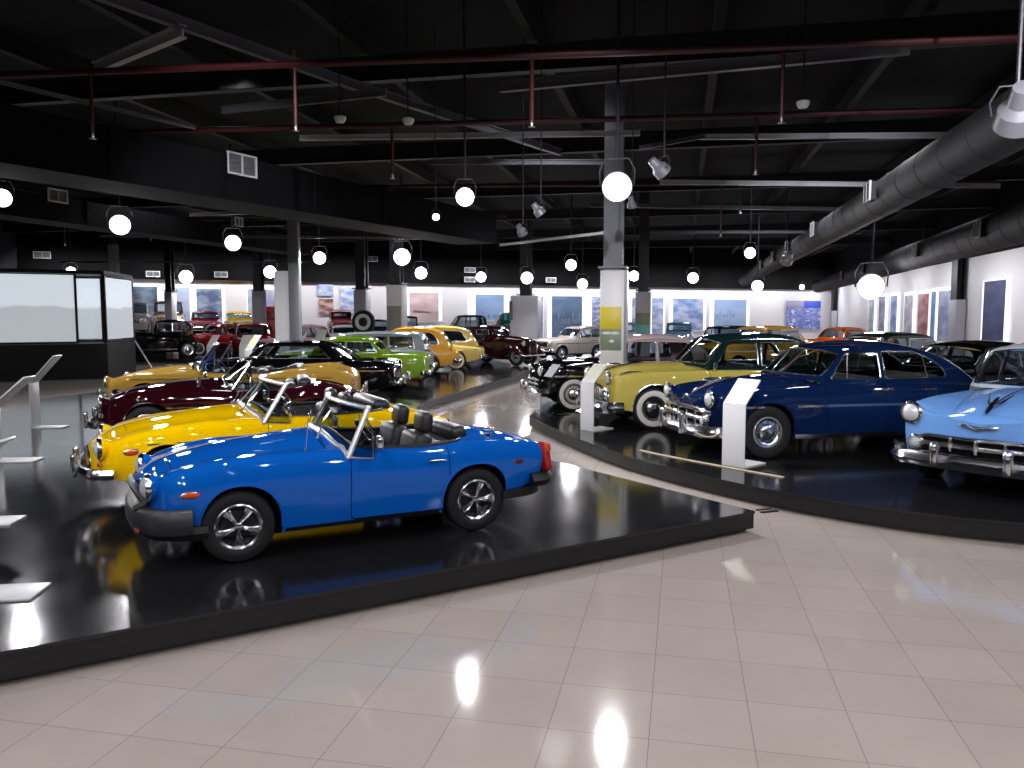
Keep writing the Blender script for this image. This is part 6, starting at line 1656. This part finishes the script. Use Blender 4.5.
P = at(587,430.5); info_stand(tuple(P), 40, 'white bent information stand at the nose of the cream sedan', .30, .80, .32, .30)
P = at(545,415.2); info_stand(tuple(P), 30, 'clear acrylic information stand at the nose of the black sedan', .34, .66, .30, .34, mat=glass('clear_acrylic', '#e2e6ea'), face='#b9bbc0')
P = at(36,427.5); info_stand(tuple(P), 4, 'thin white information stand at the far left edge of the left platform', .30, .78, .42, .46, face=None)
P = at(-4,461); info_stand(tuple(P), 6, 'white information stand cut by the left edge with its foot left of the yellow roadster', .32, .70, .48, .42, face='#5b5c60', base=.55)
P = at(-52,523.5); info_stand(tuple(P), 8, 'white information stand cut by the left edge, second nearest', .34, .42, .55, .36, face='#5b5c60', base=.62)
P = at(-60,597); info_stand(tuple(P), 8, 'white foot plate of the nearest information stand at the left edge', .34, .42, .2, .2, face=None, base=.66)
for px, py, z, rz, lb, fc in ((209,352,0,60,'tilted white information stand right of the red and cream sedan','#d9d9cf'),(243,353,0,80,'upright white information stand in front of the dark red sedan','#cfcac2'),(249,378,PH,48,'cream topped information stand behind the gold convertible','#d9d2a8'),(318,352,PH,75,'white information stand right of the salmon pink sedan','#d4d2cc')):
    P = at(px,py,z) if py > 360 else atY(px,315,33.2 if px < 300 else 32.6); P.z = z; info_stand(tuple(P), rz, lb, .42, .85, .34, .46, fc)
# little metal plate on the floor near the platform corner
P = at(769,512,0); tag(M().box((P.x,P.y,.006), (.22,.05,.012), rot=(0,0,R(20)), bev=.003).box((P.x-.03,P.y+.1,.006), (.2,.02,.012), rot=(0,0,R(20))).build('floor_plate', DARK), 'small dark metal plate on the floor at the platform corner', 'floor plate')
# ------------------------------------------------------------------ light
w = bpy.data.worlds.new('world'); sc.world = w; w.use_nodes = True
w.node_tree.nodes['Background'].inputs[0].default_value = rgb('#cfd0e6'); w.node_tree.nodes['Background'].inputs[1].default_value = .0
def lamp(kind, loc, energy, size=.3, aim=None, col=(.97,.96,1), **k):
    l = bpy.data.lights.new(kind.lower()+'_light', kind); l.energy = energy; l.color = col
    if kind == 'AREA':
        l.shape = 'RECTANGLE'; l.size = size if not isinstance(size, tuple) else size[0]; l.size_y = size if not isinstance(size, tuple) else size[1]
    else: l.shadow_soft_size = size
    for a, b in k.items(): setattr(l, a, b)
    o = bpy.data.objects.new(kind.lower()+'_light', l); COL.objects.link(o); o.location = loc
    if aim is not None: o.rotation_euler = (Vector(aim)-Vector(loc)).to_track_quat('-Z', 'Y').to_euler()
    return o
for P, A, pw, r in LAMPS:
    if pw: lamp('SPOT', tuple(P), pw*(.45 if P.y < 16 else 2.4), (r if P.y > 16 else .09), aim=tuple(P+A*.8+Vector((0,0,-1))), spot_size=R(135), spot_blend=.6)
# added fill spots without fixtures, overhead and to the sides, out of view
for x, y in [(-4.5,-5),(0,-5),(4.5,-5),(-6,-1.5),(-2,-1.5),(2,-1.5),(6,-1.5),(-6.5,2),(-2.5,2),(1.5,2),(5.5,2),(-6,5.2),(-2,5.4),(2,5.4),(6.5,5.2),(9.5,3),(-10.5,6),(-10,2),(-11.5,10),(9.5,8),(12,12),(-13.5,14),(-16,18),(14.5,17),(17,21),(-18.5,22),(-21,26),(-23,30),(19,25)]:
    lamp('SPOT', (x, y, 4.9), 185, .06, aim=(x*.9, y*.9+1.0, 0), spot_size=R(150), spot_blend=.5)
# added fill spots near the camera, brightening the fronts of cars and columns
for p, q, e, a in [((-4,1,5),(-4.5,12,.8),900,40),((-1,0,5),(-5.5,16,.8),1100,30),((2,0,5),(-4.0,21,.8),1400,24),((3,1,5),(-3.5,27,.8),2200,22),((-2,0,5),(1.5,15.5,1.2),1100,26),((0,1,5),(3.5,14,.8),1000,40),((4,2,5),(4.5,11,.8),500,46),((1,0,5),(8,20,1),1800,26),((1,-1,5),(0,34,1),4600,18),((0,0,5),(-13,38,1),7500,18),((3,0,5),(10,32,1),5000,22)]:
    lamp('SPOT', p, e, .10, aim=q, spot_size=R(a), spot_blend=.8)
# added fill spots between the roof beams, brightening the far cars
for x in (-13,-7,-1,5,11):
    for y in (15.5,23,30,37.5):
        if not (x == 11 and y > 34): lamp('SPOT', (x+y*.12, y, 6.5), 360, .35, aim=(x+y*.12, y, 0), spot_size=R(125), spot_blend=.5)
# wall washers
n = 12
for i in range(n):
    p = BL0+(BL1-BL0)*((i+.5)/n)+BN*2.0; q = p-BN*1.9
    lamp('AREA', (p.x, p.y, 4.9), 115, (3.5,.2), aim=(q.x, q.y, 2.2))
for i in range(10):
    p = BL1+(RT-BL1)*((i+.5)/10)+RN*2.0; q = p-RN*1.9
    lamp('AREA', (p.x, p.y, 4.3), 75, (4,.2), aim=(q.x, q.y, 2.0))
vs_ = sc.view_settings; vs_.view_transform = 'Standard'; vs_.look = 'None'; vs_.gamma = 1; vs_.use_curve_mapping = False; vs_.exposure = 0.0
sc.cycles.max_bounces = 6; sc.cycles.transparent_max_bounces = 16; sc.cycles.caustics_reflective = False; sc.cycles.caustics_refractive = False; sc.cycles.sample_clamp_indirect = 4
sc.cycles.use_denoising = True
